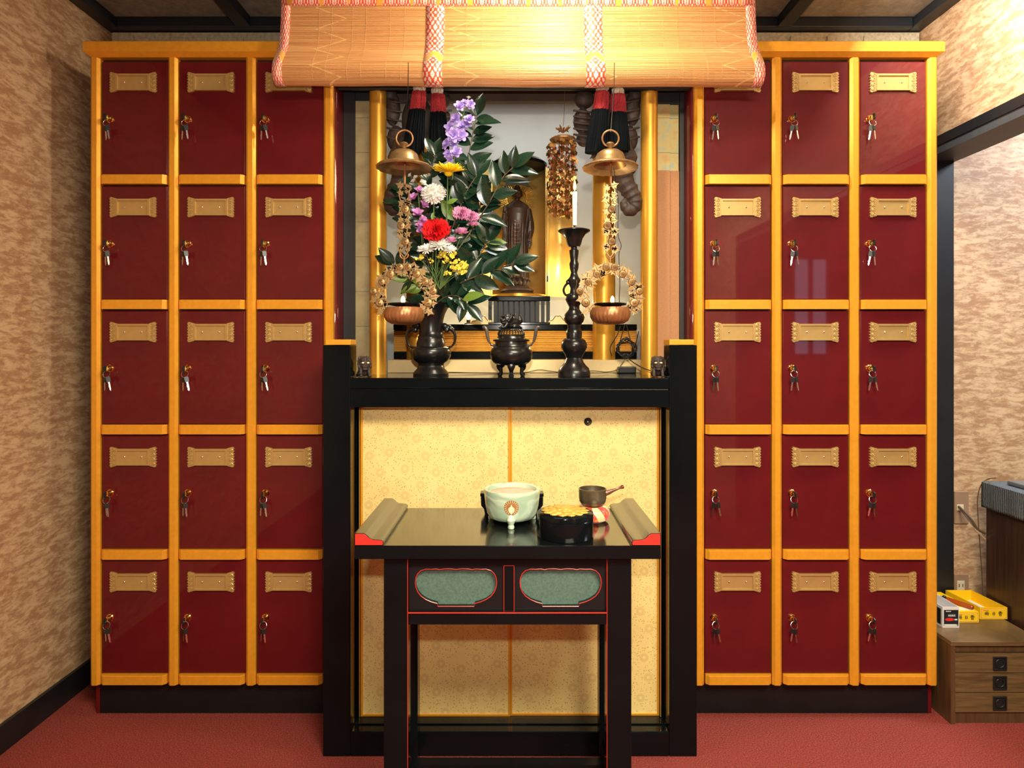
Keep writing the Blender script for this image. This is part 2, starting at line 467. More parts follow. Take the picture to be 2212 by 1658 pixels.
def panel_mat():
    t = NT('gold_patterned_paper'); t.set(0.42, 0.10)
    tc = t.n('ShaderNodeTexCoord'); sp = t.n('ShaderNodeSeparateXYZ'); t.l(tc.outputs['Object'], sp.inputs[0])
    k = 1.895 / F
    px, pz = 121.0, 187.0
    u = t.math('MODULO', t.math('ADD', t.math('DIVIDE', sp.outputs[0], k), 121.0*20), px)
    w = t.math('MODULO', t.math('ADD', t.math('DIVIDE', t.math('MULTIPLY', sp.outputs[2], -1.0), k), pz*20), pz)
    cv = t.n('ShaderNodeCombineXYZ'); t.l(u, cv.inputs[0]); t.l(w, cv.inputs[1])
    pts = [(48, 12), (93, 24), (15, 35), (57, 55), (14, 77), (83, 85), (40, 99), (102, 129), (59, 136), (15, 164), (82, 172)]
    dmin = None
    for a, b in pts:
        vm = t.n('ShaderNodeVectorMath', operation='DISTANCE'); t.l(cv.outputs[0], vm.inputs[0])
        vm.inputs[1].default_value = (a, b, 0)
        dmin = vm.outputs['Value'] if dmin is None else t.math('MINIMUM', dmin, vm.outputs['Value'])
    ring = t.math('LESS_THAN', t.math('ABSOLUTE', t.math('SUBTRACT', dmin, 7.6)), 2.0)
    inner = t.math('LESS_THAN', t.math('ABSOLUTE', t.math('SUBTRACT', dmin, 4.6)), 0.6)
    disc = t.math('LESS_THAN', dmin, 10.5)
    vo = t.n('ShaderNodeTexVoronoi'); vo.inputs['Scale'].default_value = 165
    mp = t.n('ShaderNodeMapping'); mp.inputs['Scale'].default_value = (1, 0.01, 1); t.l(tc.outputs['Object'], mp.inputs[0]); t.l(mp.outputs[0], vo.inputs['Vector'])
    speck = t.math('LESS_THAN', vo.outputs['Distance'], 0.23)
    speck = t.math('MULTIPLY', speck, t.math('SUBTRACT', 1.0, disc))
    n = t.noise(tc.outputs['Object'], 8, 4)
    base = t.ramp(n, [(0.3, (0.80, 0.62, 0.235)), (0.7, (0.88, 0.70, 0.29))])
    c = t.mix(t.math('MULTIPLY', speck, 0.75), base, (0.34, 0.17, 0.035))
    c = t.mix(t.math('MULTIPLY', t.math('ADD', t.math('MULTIPLY', ring, 0.55), inner, True), 0.40), c, (0.42, 0.21, 0.08))
    t.col(c)
    return t.mat
M['panel'] = panel_mat()

def celadon():
    t = NT('celadon_glaze'); t.set(0.22, 0.0, coat=0.4, coat_rough=0.08)
    v = t.coord((1, 1, 1.3))
    wv = t.n('ShaderNodeTexWave', wave_type='RINGS'); t.l(v, wv.inputs[0])
    wv.inputs['Scale'].default_value = 9; wv.inputs['Distortion'].default_value = 14; wv.inputs['Detail'].default_value = 2
    t.col(t.ramp(wv.outputs['Fac'], [(0.2, (0.36, 0.49, 0.36)), (0.8, (0.50, 0.62, 0.48))]))
    t.bump(wv.outputs['Fac'], 0.35, 0.002)
    return t.mat
M['celadon'] = celadon()

def cloth():
    t = NT('blue_grey_woven_cloth'); t.set(0.9)
    v = t.coord()
    wv = t.n('ShaderNodeTexWave', bands_direction='Y'); t.l(v, wv.inputs[0]); wv.inputs['Scale'].default_value = 40
    wv.inputs['Distortion'].default_value = 3
    f = t.noise(v, 160, 3)
    t.col(t.mix(f, (0.035, 0.045, 0.055), (0.16, 0.18, 0.20)))
    t.bump(wv.outputs['Fac'], 0.6, 0.004)
    return t.mat
M['cloth'] = cloth()

def cushion():
    t = NT('red_and_cream_silk'); t.set(0.35, 0.0, sheen=0.3)
    tc = t.n('ShaderNodeTexCoord'); sp = t.n('ShaderNodeSeparateXYZ'); t.l(tc.outputs['Object'], sp.inputs[0])
    an = t.math('ARCTAN2', sp.outputs[1], sp.outputs[0])
    s = t.math('SINE', t.math('ADD', t.math('MULTIPLY', an, 5.0), t.math('MULTIPLY', sp.outputs[2], 70.0)))
    c = t.mix(t.math('GREATER_THAN', s, 0.25), (0.72, 0.055, 0.03), (0.82, 0.58, 0.30))
    f = t.noise(tc.outputs['Object'], 90, 3)
    t.col(t.mix(t.math('MULTIPLY', t.math('GREATER_THAN', f, 0.62), 0.5), c, (0.85, 0.45, 0.12)))
    return t.mat
M['cushion'] = cushion()

def glass(name, c, alpha):
    t = NT(name)
    t.t.nodes.remove(t.b)
    out = t.t.nodes['Material Output']
    a = t.n('ShaderNodeBsdfTransparent'); g = t.n('ShaderNodeBsdfGlossy'); g.inputs['Roughness'].default_value = 0.03
    a.inputs[0].default_value = (*c, 1)
    mx = t.n('ShaderNodeMixShader'); mx.inputs[0].default_value = alpha
    t.l(a.outputs[0], mx.inputs[1]); t.l(g.outputs[0], mx.inputs[2]); t.l(mx.outputs[0], out.inputs[0])
    return t.mat
M['pane'] = glass('window_glass', (0.92, 0.95, 0.97), 0.06)
M['amber'] = plain('amber_plastic', (0.55, 0.10, 0.012), 0.12, 0.0, 0.05, trans=0.5)
#--PART2--
# ------------------------------------------------------------------ the room
XL, XR, YB, YF, ZC = -1.454, 1.460, 2.34, -1.90, 2.3125
XS = 3.40                                    # far side of the room next door
NX0, NX1 = -0.60, 0.60                       # recess for the altar
struct(MB().box(-1.6, XS+0.1, YF-0.1, 2.75, -0.05, 0.0).build('floor', M['carpet'], smooth=False))
w = MB(); w.box(XL-0.1, XL, YF, 2.75, 0, 2.6)
struct(w.build('wall_left', M['wallpaper'], smooth=False))
w = MB()
w.box(XL, NX0, YB, 2.75, 0, 2.6); w.box(NX1, XS, YB, 2.75, 0, 2.6); w.box(NX0, NX1, YB, 2.75, 2.20, 2.6)
w.box(NX0, NX1, 2.66, 2.75, 0, 2.20)
struct(w.build('wall_back', M['wallpaper'], smooth=False))
w = MB()                                     # right wall with the wide opening to the next room
LB = 1.836
w.box(XR, XR+0.10, -0.2, YB, LB, 2.6); w.box(XR, XR+0.10, YF, -0.2, 0, 2.6)
struct(w.build('wall_right', M['wallpaper'], smooth=False))
t1 = MB(); t1.box(XR-0.012, XR+0.112, -0.2, YB-0.002, LB-0.03, LB+0.027)
struct(t1.build('trim_1', M['grey_trim'], smooth=False))
t1 = MB(); t1.box(XR-0.016, XR-0.0125, -0.2, YB-0.002, LB-0.004, LB+0.029)
struct(t1.build('trim_2', M['black_trim'], smooth=False))
t1 = MB(); t1.box(XR-0.004, XR+0.098, 2.295, YB, 0, LB-0.0305)
struct(t1.build('trim_3', M['black_trim'], smooth=False))
t1 = MB(); t1.box(XR-0.004, XR+0.104, -0.24, -0.2, 0, LB-0.0305)
struct(t1.build('trim_4', M['black_trim'], smooth=False))
w = MB(); w.box(XS, XS+0.1, YF, YB, 0, 2.6)
struct(w.build('wall_side', M['wallpaper'], smooth=False))
# wall behind the camera with the window of the room next door
WX0, WX1, WZ0, WZ1 = 2.55, 2.91, 1.05, 1.98
w = MB()
w.box(XL-0.1, WX0, YF-0.1, YF, 0, 2.6); w.box(WX1, XS+0.1, YF-0.1, YF, 0, 2.6)
w.box(WX0, WX1, YF-0.1, YF, 0, WZ0); w.box(WX0, WX1, YF-0.1, YF, WZ1, 2.6)
struct(w.build('wall_front', M['dark_brown'], smooth=False))
win = bpy.data.objects.new('window_1', None); COL.objects.link(win); win.location = (2.73, YF-0.05, WZ0); struct(win)
m = MB()
for a, b, c, d in ((WX0, WX0+.03, WZ0, WZ1), (WX1-.03, WX1, WZ0, WZ1), (WX0+.03, WX1-.03, WZ0, WZ0+.03), (WX0+.03, WX1-.03, WZ1-.03, WZ1), (2.715, 2.745, WZ0+.03, WZ1-.03)):
    m.box(a, b, YF-0.07, YF-0.03, c, d)
m.build('window_frame', M['black_trim'], win, smooth=False)
MB().box(WX0+.03, 2.715, YF-0.052, YF-0.048, WZ0+.03, WZ1-.03).build('pane', M['pane'], win, smooth=False)
MB().box(2.745, WX1-.03, YF-0.052, YF-0.048, WZ0+.03, WZ1-.03).build('pane', M['pane'], win, smooth=False)

ceil = struct(MB().box(XL-0.1, XS+0.1, YF-0.1, 2.75, ZC+0.004, ZC+0.1).build('ceiling', M['ceiling'], smooth=False))
# ceiling boards between the dark beams
BX = (-0.957, 0.0, 0.957)
edges = [XL] + list(BX) + [XR]
for i in range(4):
    for (y0, y1) in ((-1.86, -0.46), (-0.42, 0.92), (0.96, 2.293)):
        MB().box(edges[i]+0.026, edges[i+1]-0.026, y0+0.004, y1-0.004, ZC, ZC+0.0035).build('ceiling_panel', M['ceiling'], ceil, smooth=False)
ZB = 2.278
n = 5
def beam(x0, x1, y0, y1):
    global n
    struct(MB().box(x0, x1, y0, y1, ZB, ZC+0.0035).build('trim_%d' % n, M['beam'], smooth=False, bevel=0.003)); n += 1
beam(XL+0.047, XR-0.047, 2.293, YB)
beam(XL, XL+0.047, YF, YB)
beam(XR-0.047, XR, YF, YB)
for bx in BX: beam(bx-0.025, bx+0.025, -1.86, 2.293)
for by in (-0.44, 0.94):
    for i in range(4):
        beam((edges[i]+0.025) if i else XL+0.047, (edges[i+1]-0.025) if i < 3 else XR-0.047, by-0.02, by+0.02)
struct(MB().box(XL, XL+0.012, YF, YB, 0, 0.080).build('baseboard_left', M['black_trim'], smooth=False))
# pale strip of the wall over the lockers with little lumps of plaster
st = MB(); st.box(XL+0.013, NX0, YB-0.014, YB, 2.00, 2.274); st.box(NX1, XR-0.005, YB-0.014, YB, 2.00, 2.274)
for i in range(22):
    x = XL + 0.09 + i*0.131
    if NX0-.05 < x < NX1+.05: continue
    zz = 2.243
    st.prism([(x-0.006, zz-0.02), (x+0.006, zz-0.02), (x+0.0015, zz+0.016), (x-0.0015, zz+0.016)], lambda u, v, q: (u, q, v), YB-0.021, YB-0.0141)
struct(st.build('trim_30', plain('pale_plaster_strip', (0.50, 0.44, 0.30), 0.8, 0, 0.25, 80), smooth=False))

# lamps and added light boxes (out of view, above the picture)
def added_light_box(loc, s, label):  # white housing put around the two added area lights
    t = thing('added_light_box', label, 'ceiling lamp', (loc[0], loc[1], ZB), 'added square light boxes')
    m = MB()
    for a, b, c, d in ((-s, s, -s, -s+.02), (-s, s, s-.02, s), (-s, -s+.02, -s+.02, s-.02), (s-.02, s, -s+.02, s-.02)):
        m.box(loc[0]+a, loc[0]+b, loc[1]+c, loc[1]+d, loc[2]-0.005, ZC-0.001)
    m.box(loc[0]-s+.02, loc[0]+s-.02, loc[1]-s+.02, loc[1]+s-.02, ZC-0.03, ZC-0.001)
    m.build('housing', M['lamp_white'], t, smooth=False)
t = thing('globe_lamp', 'glowing globe lamp on the ceiling just in front of the bamboo blind', 'ceiling lamp', (LAMP_A[0], LAMP_A[1], ZC))
MB().lathe([(0.05, ZC-0.0005), (0.05, ZC-0.012), (0.018, ZC-0.020), (0.018, LAMP_A[2]+0.058), (0, LAMP_A[2]+0.058)], (LAMP_A[0], LAMP_A[1], 0), 24).build('lamp_holder', M['lamp_white'], t)
MB().ell(LAMP_A, 0.06, 24, 16).build('globe', M['lamp_glow'], t)
added_light_box(BOUNCE_B, 0.53, 'large square white light box added to stand for flash bounced off the ceiling')
t = thing('wall_washer_lamp', 'small tilted lamp box on the ceiling shining at the right wall', 'ceiling lamp', (LAMP_C[0]-0.05, LAMP_C[1], ZC))
MB().box(LAMP_C[0]-0.09, LAMP_C[0]-0.055, LAMP_C[1]-0.17, LAMP_C[1]+0.17, 2.20, ZC-0.001).build('housing', M['lamp_white'], t, smooth=False)
added_light_box(FILL_D, 0.28, 'square white light box added to brighten the room next door')

# ------------------------------------------------------------------ locker cabinets
PW = 0.030
POST = [0.574, 0.8145, 1.055, 1.2955]
ROW = ['top', 'second', 'middle', 'fourth', 'bottom']
LEDGE_Z = [1.6637 - 0.3859*k for k in range(5)]
DY = 2.008

def post_mesh():
    prof = [(-PW/2, 0.0075), (-PW/4, 0), (PW/4, 0), (PW/2, 0.0075), (PW/2, 0.03), (-PW/2, 0.03)]
    return MB().prism(prof, lambda u, v, q: (u, v, q), 0.102, 2.040).mesh('post', M['gold_paint'], smooth=False)
def ledge_mesh():
    hw = 0.1015; hh = 0.0145
    prof = [(-hw, 0.009), (-hw+0.010, 0), (hw-0.010, 0), (hw, 0.009), (hw, 0.022), (-hw, 0.022)]
    m = MB(); m.prism(prof, lambda u, v, q: (u, v, q), -hh, hh-0.003)
    prof2 = [(-hw, 0.010), (-hw+0.010, 0.002), (hw-0.010, 0.002), (hw, 0.010), (hw, 0.022), (-hw, 0.022)]
    m.prism(prof2, lambda u, v, q: (u, v, q), hh-0.003, hh)
    return m.mesh('ledge', M['gold_paint'], smooth=False)
def door_mesh():
    m = MB(); hw = 0.1025; h = 0.352
    b = 0.003
    m.add([(-hw, 0.012, 0), (hw, 0.012, 0), (hw, 0.012, h), (-hw, 0.012, h),
           (-hw, b, 0), (hw, b, 0), (hw, b, h), (-hw, b, h),
           (-hw+b, 0, b), (hw-b, 0, b), (hw-b, 0, h-b), (-hw+b, 0, h-b)],
          [(0,1,5,4),(1,2,6,5),(2,3,7,6),(3,0,4,7),(4,5,9,8),(5,6,10,9),(6,7,11,10),(7,4,8,11),(8,9,10,11),(3,2,1,0)])
    return m.mesh('door', M['maroon'], smooth=False)
def plate_mesh():
    m = MB(); a, hh = 0.0525, 0.0255
    m.box(-a, a, -0.004, 0, -hh, hh)
    for x0, x1, z0, z1 in ((-a, a, hh-0.006, hh), (-a, a, -hh, -hh+0.004), (-a, -a+0.006, -hh+0.004, hh-0.006), (a-0.006, a, -hh+0.004, hh-0.006)):
        m.box(x0, x1, -0.008, -0.004, z0, z1)
    for s in (-1, 1):
        prof = [(0.0505, -0.027)]
        n_ = 7
        prof += [(0.058, -0.029), (0.0665, -0.0315), (0.071, -0.0305)]
        for i in range(n_):
            z0 = -0.0295 + 0.059*i/n_
            prof += [(0.0695, z0+0.0005), (0.0725, z0+0.0042), (0.0695, z0+0.0080)]
        prof += [(0.071, 0.0305), (0.0665, 0.0315), (0.058, 0.029), (0.0505, 0.027)]
        pr = [(s*u, v) for u, v in (prof if s > 0 else prof[::-1])]
        m.prism(pr, lambda u, v, q: (u, q, v), -0.0055, 0)
        for i in range(4):
            zc = -0.0215 + 0.0143*i
            ring = [(s*0.0612 + 0.0052*math.cos(t*PI/4), -0.0060, zc + 0.0052*math.sin(t*PI/4)) for t in range(8)]
            m.tube(ring, 0.0013, 5, True)
            m.ell((s*0.0612, -0.0056, zc), (0.0026, 0.002, 0.0026), 8, 5)
            m.tube([(s*0.066, -0.0058, zc-0.004), (s*0.0695, -0.0062, zc), (s*0.066, -0.0058, zc+0.004)], 0.0011, 5)
    m.cur = 1
    for sx in (-0.0265, 0.0265): m.ell((sx, -0.0045, 0.0), (0.0029, 0.0025, 0.0029), 10, 6)
    return m.mesh('name_plate', [M['plate'], M['steel']], smooth=True, ang=30)
def lock_mesh():
    MM = Matrix.Rotation(R(90), 3, 'X')
    m = MB().lathe([(0.0115, 0), (0.0115, 0.003), (0.0095, 0.005), (0.0090, 0.013), (0.0075, 0.0155), (0.0, 0.0155)], (0,0,0), 20, None, MM)
    m.box(-0.0012, 0.0012, -0.0162, -0.015, -0.005, 0.005)
    return m.mesh('lock', M['brass'], smooth=True)
ME = {'post': post_mesh(), 'ledge': ledge_mesh(), 'door': door_mesh(), 'plate': plate_mesh(), 'lock': lock_mesh()}

def key_bunch():
    t = thing('key_bunch', 'x', 'keys')
    m = MB()
    ring = [(0.0105*math.cos(a*PI/10), -0.0035+0.004*math.sin(a*PI/10), -0.0165+0.0105*math.sin(a*PI/10)) for a in range(20)]
    m.tube(ring, 0.0007, 5, True)
    m.build('key_ring', M['steel'], t)
    def key(name, M3, off, blade):
        k = MB()
        k.add([off + M3 @ Vector(p) for p in ((-.0025,-.0006,-.012),(.0025,-.0006,-.012),(.0025,-.0006,-.036),(.0005,-.0006,-.041),(-.0018,-.0006,-.037),(-.0018,-.0006,-.030),(-.0028,-.0006,-.027),(-.0018,-.0006,-.022),
                                              (-.0025,.0006,-.012),(.0025,.0006,-.012),(.0025,.0006,-.036),(.0005,.0006,-.041),(-.0018,.0006,-.037),(-.0018,.0006,-.030),(-.0028,.0006,-.027),(-.0018,.0006,-.022))],
              [tuple(range(8)), tuple(reversed(range(8, 16)))] + [(i, 8+i, 8+(i+1) % 8, (i+1) % 8) for i in range(8)])
        kb = k.build('key', M['steel'], t, smooth=False)
        h = MB(); h.prism([(-.0045,-.013),(.0045,-.013),(.0058,-.009),(.0058,.0015),(.004,.004),(-.004,.004),(-.0058,.0015),(-.0058,-.009)],
                          lambda u, v, q: off + M3 @ Vector((u, q, v)), -0.0016, 0.0016)
        h.build('key_head', M['black_plastic'], kb, smooth=False)
    key('a', Euler((R(6), R(8), R(-25))).to_matrix(), Vector((-0.004, -0.004, -0.029)), 1)
    key('b', Euler((R(-5), R(-7), R(28))).to_matrix(), Vector((0.0045, -0.006, -0.0285)), 1)
    k = MB(); k.prism([(-.0035,-.008),(.0025,-.010),(.0095,-.006),(.0095,.006),(.0025,.010),(-.0035,.008)], lambda u, v, q: (q, -0.009-u, v), -0.0016, 0.0016)
    kk = MB(); kk.box(-0.0008, 0.0008, -0.0065, -0.0002, -0.0022, 0.0022)
    ko = kk.build('key', M['steel'], t, smooth=False)
    k.build('key_head', M['black_plastic'], ko, smooth=False)
    return t
KEY = key_bunch(); key_used = False
rk = random.Random(3)

def cabinet(side):
    s = -1 if side == 'left' else 1
    where = 'by the left wall' if s < 0 else 'beside the wooden drawer chest'
    t = thing('locker_cabinet', 'tall cabinet of fifteen maroon lockers with gold frame %s' % where, 'locker cabinet', (s*0.935, 2.15, 0), 'locker cabinets flanking the altar')
    def part(m, name, mat, **k): return m.build(name, mat, t, **k)
    xi, xo = s*0.560, s*1.3075
    x0, x1 = min(xi, xo), max(xi, xo)
    part(MB().box(x0, x1, 2.022, 2.322, 0.104, 2.040), 'body', M['near_black'], smooth=False)
    part(MB().box(x0+0.012, x1-0.012, 2.030, 2.320, 0, 0.1035), 'plinth', M['near_black'] if False else M['lacquer_matte'], smooth=False)
    part(MB().box(min(xo, xo-s*0.011), max(xo, xo-s*0.011), 2.0295, 2.322, 0, 0.1035), 'plinth_side', M['maroon'], smooth=False)
    # rounded maroon side panel facing the altar
    ms = MB(); xa = s*0.5595
    pr = [(xa, 2.320), (xa, 2.040)] + [(xa - s*0.0125*math.sin(a*PI/12), 2.030+0.012*math.cos(a*PI/12)-0.002) for a in range(1, 12)] + [(xa, 2.018)]
    pr = [(xa, 2.322), (xa-s*0.010, 2.322), (xa-s*0.010, 2.034), (xa-s*0.0085, 2.027), (xa-s*0.005, 2.0235), (xa, 2.0225)]
    ms.prism(pr, lambda u, v, q: (u, v, q), 1.10, 2.040)
    part(ms, 'side_panel', M['maroon'], smooth=True)
    # cornice with bevelled front and end
    c = MB()
    xe = s*1.3205
    A = [(1.986, 2.083), (1.985, 2.080), (1.985, 2.052), (2.001, 2.0405), (2.30, 2.0405), (2.30, 2.083)]
    nA = len(A)
    inset = [0.006, 0.0, 0.0, 0.016, 0.016, 0.006]
    vs_ = [(xi, y, z) for y, z in A] + [(xe - s*i, y, z) for (y, z), i in zip(A, inset)]
    c.add(vs_, [tuple(range(nA)), tuple(range(nA, 2*nA))] + [(i, (i+1) % nA, nA+(i+1) % nA, nA+i) for i in range(nA)])
    part(c, 'cornice', M['gold_paint'], smooth=False)
    for px in POST:
        inst('post', ME['post'], t, (s*px - t.location.x, 2.0 - t.location.y, 0))
    cols = [-0.5*(POST[3]+POST[2]), -0.5*(POST[2]+POST[1]), -0.5*(POST[1]+POST[0])] if s < 0 else [0.5*(POST[0]+POST[1]), 0.5*(POST[1]+POST[2]), 0.5*(POST[2]+POST[3])]
    cn = ['left', 'middle', 'right']
    global key_used
    for ci, cx in enumerate(cols):
        for k in range(5):
            zc = LEDGE_Z[k]
            inst('ledge', ME['ledge'], t, (cx - t.location.x, 1.996 - t.location.y, zc))
            d = inst('door', ME['door'], t, (cx - t.location.x, DY - t.location.y, zc + 0.0152))
            zp = 1.9643 - 0.386*k
            inst('name_plate', ME['plate'], d, (-0.0025, 0, zp - (zc + 0.0152)))
            zl = 1.851 - 0.3855*k
            inst('lock', ME['lock'], d, (-0.0745, 0, zl - (zc + 0.0152)))
            kb = KEY if not key_used else copy_tree(KEY); key_used = True
            kb.location = (cx - 0.0745, DY - 0.0163, zl)
            kb.rotation_euler = (0, 0, 0)
            kb['label'] = 'keys hanging in lock of %s door, %s column of %s locker cabinet' % (ROW[k], cn[ci], side)
            kb['group'] = 'key bunches in the locker doors'
            for ch in kb.children:
                if ch.name.startswith('key') and not ch.name.startswith('key_ring') and ch.data.vertices[0].co.z < -0.02:
                    ch.rotation_euler = (0, R(rk.uniform(-4, 4)), 0)
    return t
cabinet('left'); cabinet('right')
#--PART3--
# ------------------------------------------------------------------ altar base
AX = -0.011
AD = 1.815
XO, XI = 0.524, 0.4466          # outer and inner half widths of its posts
ZS = 1.060                      # shelf height
alt = thing('altar_cabinet', 'black lacquered altar base with two gold patterned sliding doors', 'altar', (AX, 2.0, 0))
L = M['lacquer']
for s in (-1, 1):
    a, b = sorted((AX + s*XI, AX + s*XO))
    MB().box(a, b, AD, 1.884, 0, 1.152).build('post', L, alt, smooth=False, bevel=0.0025)
    g = sorted((AX + s*(XI+0.0), AX + s*(XO-0.008)))
    MB().box(g[0], g[1], AD, 1.884, 1.1525, 1.1675).build('gold_cap', M['gold_paint'], alt, smooth=False, bevel=0.0012)
    p = sorted((AX + s*(XI-0.001), AX + s*(XI+0.012)))
    MB().box(p[0], p[1], 1.8845, 2.30, 0, 1.02).build('side_board', L, alt, smooth=False)
    MB().box(AX+s*(XI-0.0085)-0.0015, AX+s*(XI-0.0085)+0.0015, 1.885, 1.8885, 0.071, 0.975).build('gold_fillet', M['gold_bright'], alt, smooth=False)
MB().box(AX-XI, AX+XI, AD, AD+0.03, 0.977, 1.0295).build('fascia', L, alt, smooth=False, bevel=0.003)
MB().box(AX-XI, AX+XI, AD, 2.335, 1.030, ZS).build('shelf', L, alt, smooth=False, bevel=0.0025)
MB().box(AX-XI, AX+XI, AD, 1.91, 0, 0.069).build('bottom_rail', L, alt, smooth=False, bevel=0.003)
MB().box(AX-XI, AX+XI, AD+0.034, AD+0.040, 0.0692, 0.073).build('sill_strip', L, alt, smooth=False, bevel=0.001)
XS_ = X(1102, 1.893)
for s in (-1, 1):
    d0 = 1.895 if s < 0 else 1.899
    a, b = (AX-XI+0.011, XS_) if s < 0 else (XS_+0.0005, AX+XI-0.011)
    dr = MB().box(a, b, d0, d0+0.010, 0.0695, 0.9765).build('sliding_door', M['panel'], alt, smooth=False)
    g = MB()
    for e in ((a, a+0.0055), (b-0.0055, b)):
        g.box(e[0], e[1], d0-0.004, d0-0.0002, 0.0745, 0.9765)
    g.box(a, b, d0-0.004, d0-0.0002, 0.0695, 0.0745)
    g.build('gold_edging', M['gold_paint'], dr, smooth=False)
    if s > 0:
        MM = Matrix.Rotation(R(90), 3, 'X')
        k = MB().lathe([(0.0115, 0), (0.0115, 0.002), (0.0095, 0.004), (0.006, 0.0035), (0, 0.0035)], P(1270, 910, d0), 24, None, MM)
        k.cur = 1; k.ell(P(1270, 911, d0-0.004), (0.0022, 0.001, 0.0030), 8, 6)
        k.build('keyhole', [M['dark_bronze'], M['brass']], dr)
MB().box(AX-XI+0.012, AX+XI-0.012, 1.912, 1.915, 0.07, 1.029).build('backing', M['void'], alt, smooth=False)

# ------------------------------------------------------------------ recess behind the altar
rec = bpy.data.objects.new('wall_recess', None); COL.objects.link(rec); rec.location = (0, 2.5, 1.0); struct(rec)
MB().box(-0.5945, 0.5945, 2.640, 2.655, 1.0, 2.19).build('back_board', M['white_wall'], rec, smooth=False)
for s in (-1, 1):
    a, b = sorted((s*0.5945, s*0.580))
    MB().box(a, b, 2.345, 2.638, 1.0, 2.19).build('side_board', M['near_black'], rec, smooth=False)
MB().box(-0.5795, 0.5795, 2.345, 2.638, 2.165, 2.19).build('top_board', M['near_black'], rec, smooth=False)
# dark lintel across the recess
ln = MB().box(-0.545, 0.545, 2.13, 2.15, Z(220, 2.13), 2.19).build('lintel_board', M['dark_brown'], None, smooth=False, bevel=0.003)
tag(ln, 'dark brown wooden board spanning the top of the altar recess', 'board')
b2 = MB().box(-0.549, 0.549, 2.015, 2.030, Z(193, 2.015), 2.19).build('header_board', M['near_black'], None, smooth=False, bevel=0.003)
tag(b2, 'near black header board just behind the lower edge of the blind', 'board')

# framed brocade panels beside the pillars
for s, nm in ((-1, 'left'), (1, 'right')):
    if s < 0:
        t = thing('brocade_panel', 'narrow old gold brocade strip beside dark board, left of the altar pillars', 'wall panel', (X(780, 2.09), 2.10, ZS), 'brocade panels beside the pillars')
        MB().box(X(768, 2.09), -0.425, 2.09, 2.105, ZS, Z(218, 2.09)).build('brocade', M['brocade_a'], t, smooth=False)
        MB().box(-0.5485, X(768, 2.09)-0.0005, 2.086, 2.105, ZS, 2.0385).build('dark_board', M['near_black'], t, smooth=False)
        MB().box(X(768, 2.09), -0.425, 2.092, 2.105, Z(218, 2.09)+0.0005, 2.0385).build('upper_board', M['near_black'], t, smooth=False)
    else:
        t = thing('brocade_panel', 'orange brown cloth panel with floral brocade top, right of the altar pillars', 'wall panel', (X(1447, 2.09), 2.10, ZS), 'brocade panels beside the pillars')
        xm = X(1447, 2.09)
        MB().box(0.445, xm, 2.090, 2.105, ZS, Z(368, 2.09)).build('cloth_panel', M['orange_cloth'], t, smooth=False)
        MB().box(xm+0.0005, X(1468, 2.09), 2.096, 2.106, ZS, Z(368, 2.09)).build('cloth_panel', M['orange_cloth'], t, smooth=False)
        MB().box(0.445, xm, 2.0905, 2.105, Z(368, 2.09)+0.0004, Z(225, 2.09)).build('brocade', M['brocade_b'], t, smooth=False)
        MB().box(xm+0.0005, X(1467, 2.09), 2.0965, 2.106, Z(368, 2.09)+0.0004, Z(225, 2.09)).build('brocade', M['brocade_b'], t, smooth=False)
        MB().box(X(1468, 2.09)+0.0005, 0.5485, 2.086, 2.105, ZS, 2.0385).build('dark_board', M['near_black'], t, smooth=False)
        MB().box(0.445, X(1468, 2.09), 2.0925, 2.105, Z(225, 2.09)+0.0005, 2.0385).build('upper_board', M['near_black'], t, smooth=False)

# big gold pillars in front
for px, nm in ((816.5, 'left'), (1402.5, 'right')):
    m = MB().lathe([(0.0265, ZS), (0.0265, Z(193, 2.05)-0.003)], (X(px, 2.05), 2.05, 0), 40)
    o = m.build('gold_pillar', M['gold_satin'])
    tag(o, 'thick round satin gold pillar behind the %s hanging lantern' % nm, 'pillar', 'gold pillars framing the altar')
# slimmer gold columns standing on the step
for px, nm in ((902, 'half hidden behind the flowers'), (1305, 'standing behind the right hanging lantern')):
    m = MB().lathe([(0.0385, Z(777, 2.16)+0.0003), (0.0385, Z(205, 2.13))], (X(px, 2.22), 2.225, 0), 40)
    o = m.build('gold_column', M['gold_satin'])
    tag(o, 'smooth gold column %s' % nm, 'column', 'gold columns on the inner step')

# stepped platform
SX0, SX1 = X(838, 2.17), X(1388, 2.17)
plt = thing('altar_platform', 'stepped inner altar platform with gold ribbed front and black rails', 'platform', (AX, 2.3, ZS))
Z1, Z2, Z3, Z4 = Z(777, 2.16), Z(760, 2.27), Z(713, 2.27), Z(700, 2.265)
MB().box(SX0, SX1, 2.16, 2.636, ZS+0.0003, Z1).build('step', M['pale_gold'], plt, smooth=False, bevel=0.0015)
YP = 2.272
m = MB(); m.box(SX0, SX1, YP, YP+0.02, Z1+0.0003, Z2); m.build('lower_rail', M['lacquer'], plt, smooth=False, bevel=0.003)
m = MB(); m.box(SX0, SX1, YP-0.006, 2.636, Z3, Z4); m.build('upper_rail', M['lacquer'], plt, smooth=False, bevel=0.003)
m = MB(); ns = 11
for i in range(ns):
    z0 = Z2 + (Z3-Z2)*i/ns; z1 = Z2 + (Z3-Z2)*(i+1)/ns; zc = (z0+z1)/2; r = (z1-z0)/2
    off = 0.002*(i % 3)
    prof = [(YP+0.03, z0), (YP+0.012-off, z0), (YP+0.006-off, z0+r*0.5), (YP+0.004-off, zc), (YP+0.006-off, z1-r*0.5), (YP+0.012-off, z1), (YP+0.03, z1)]
    r_ = MB().prism(prof, lambda u, v, q: (q, u, v), SX0, SX1)
    r_.build('gold_rib', M['gold_leaf'], plt, smooth=True, ang=60)
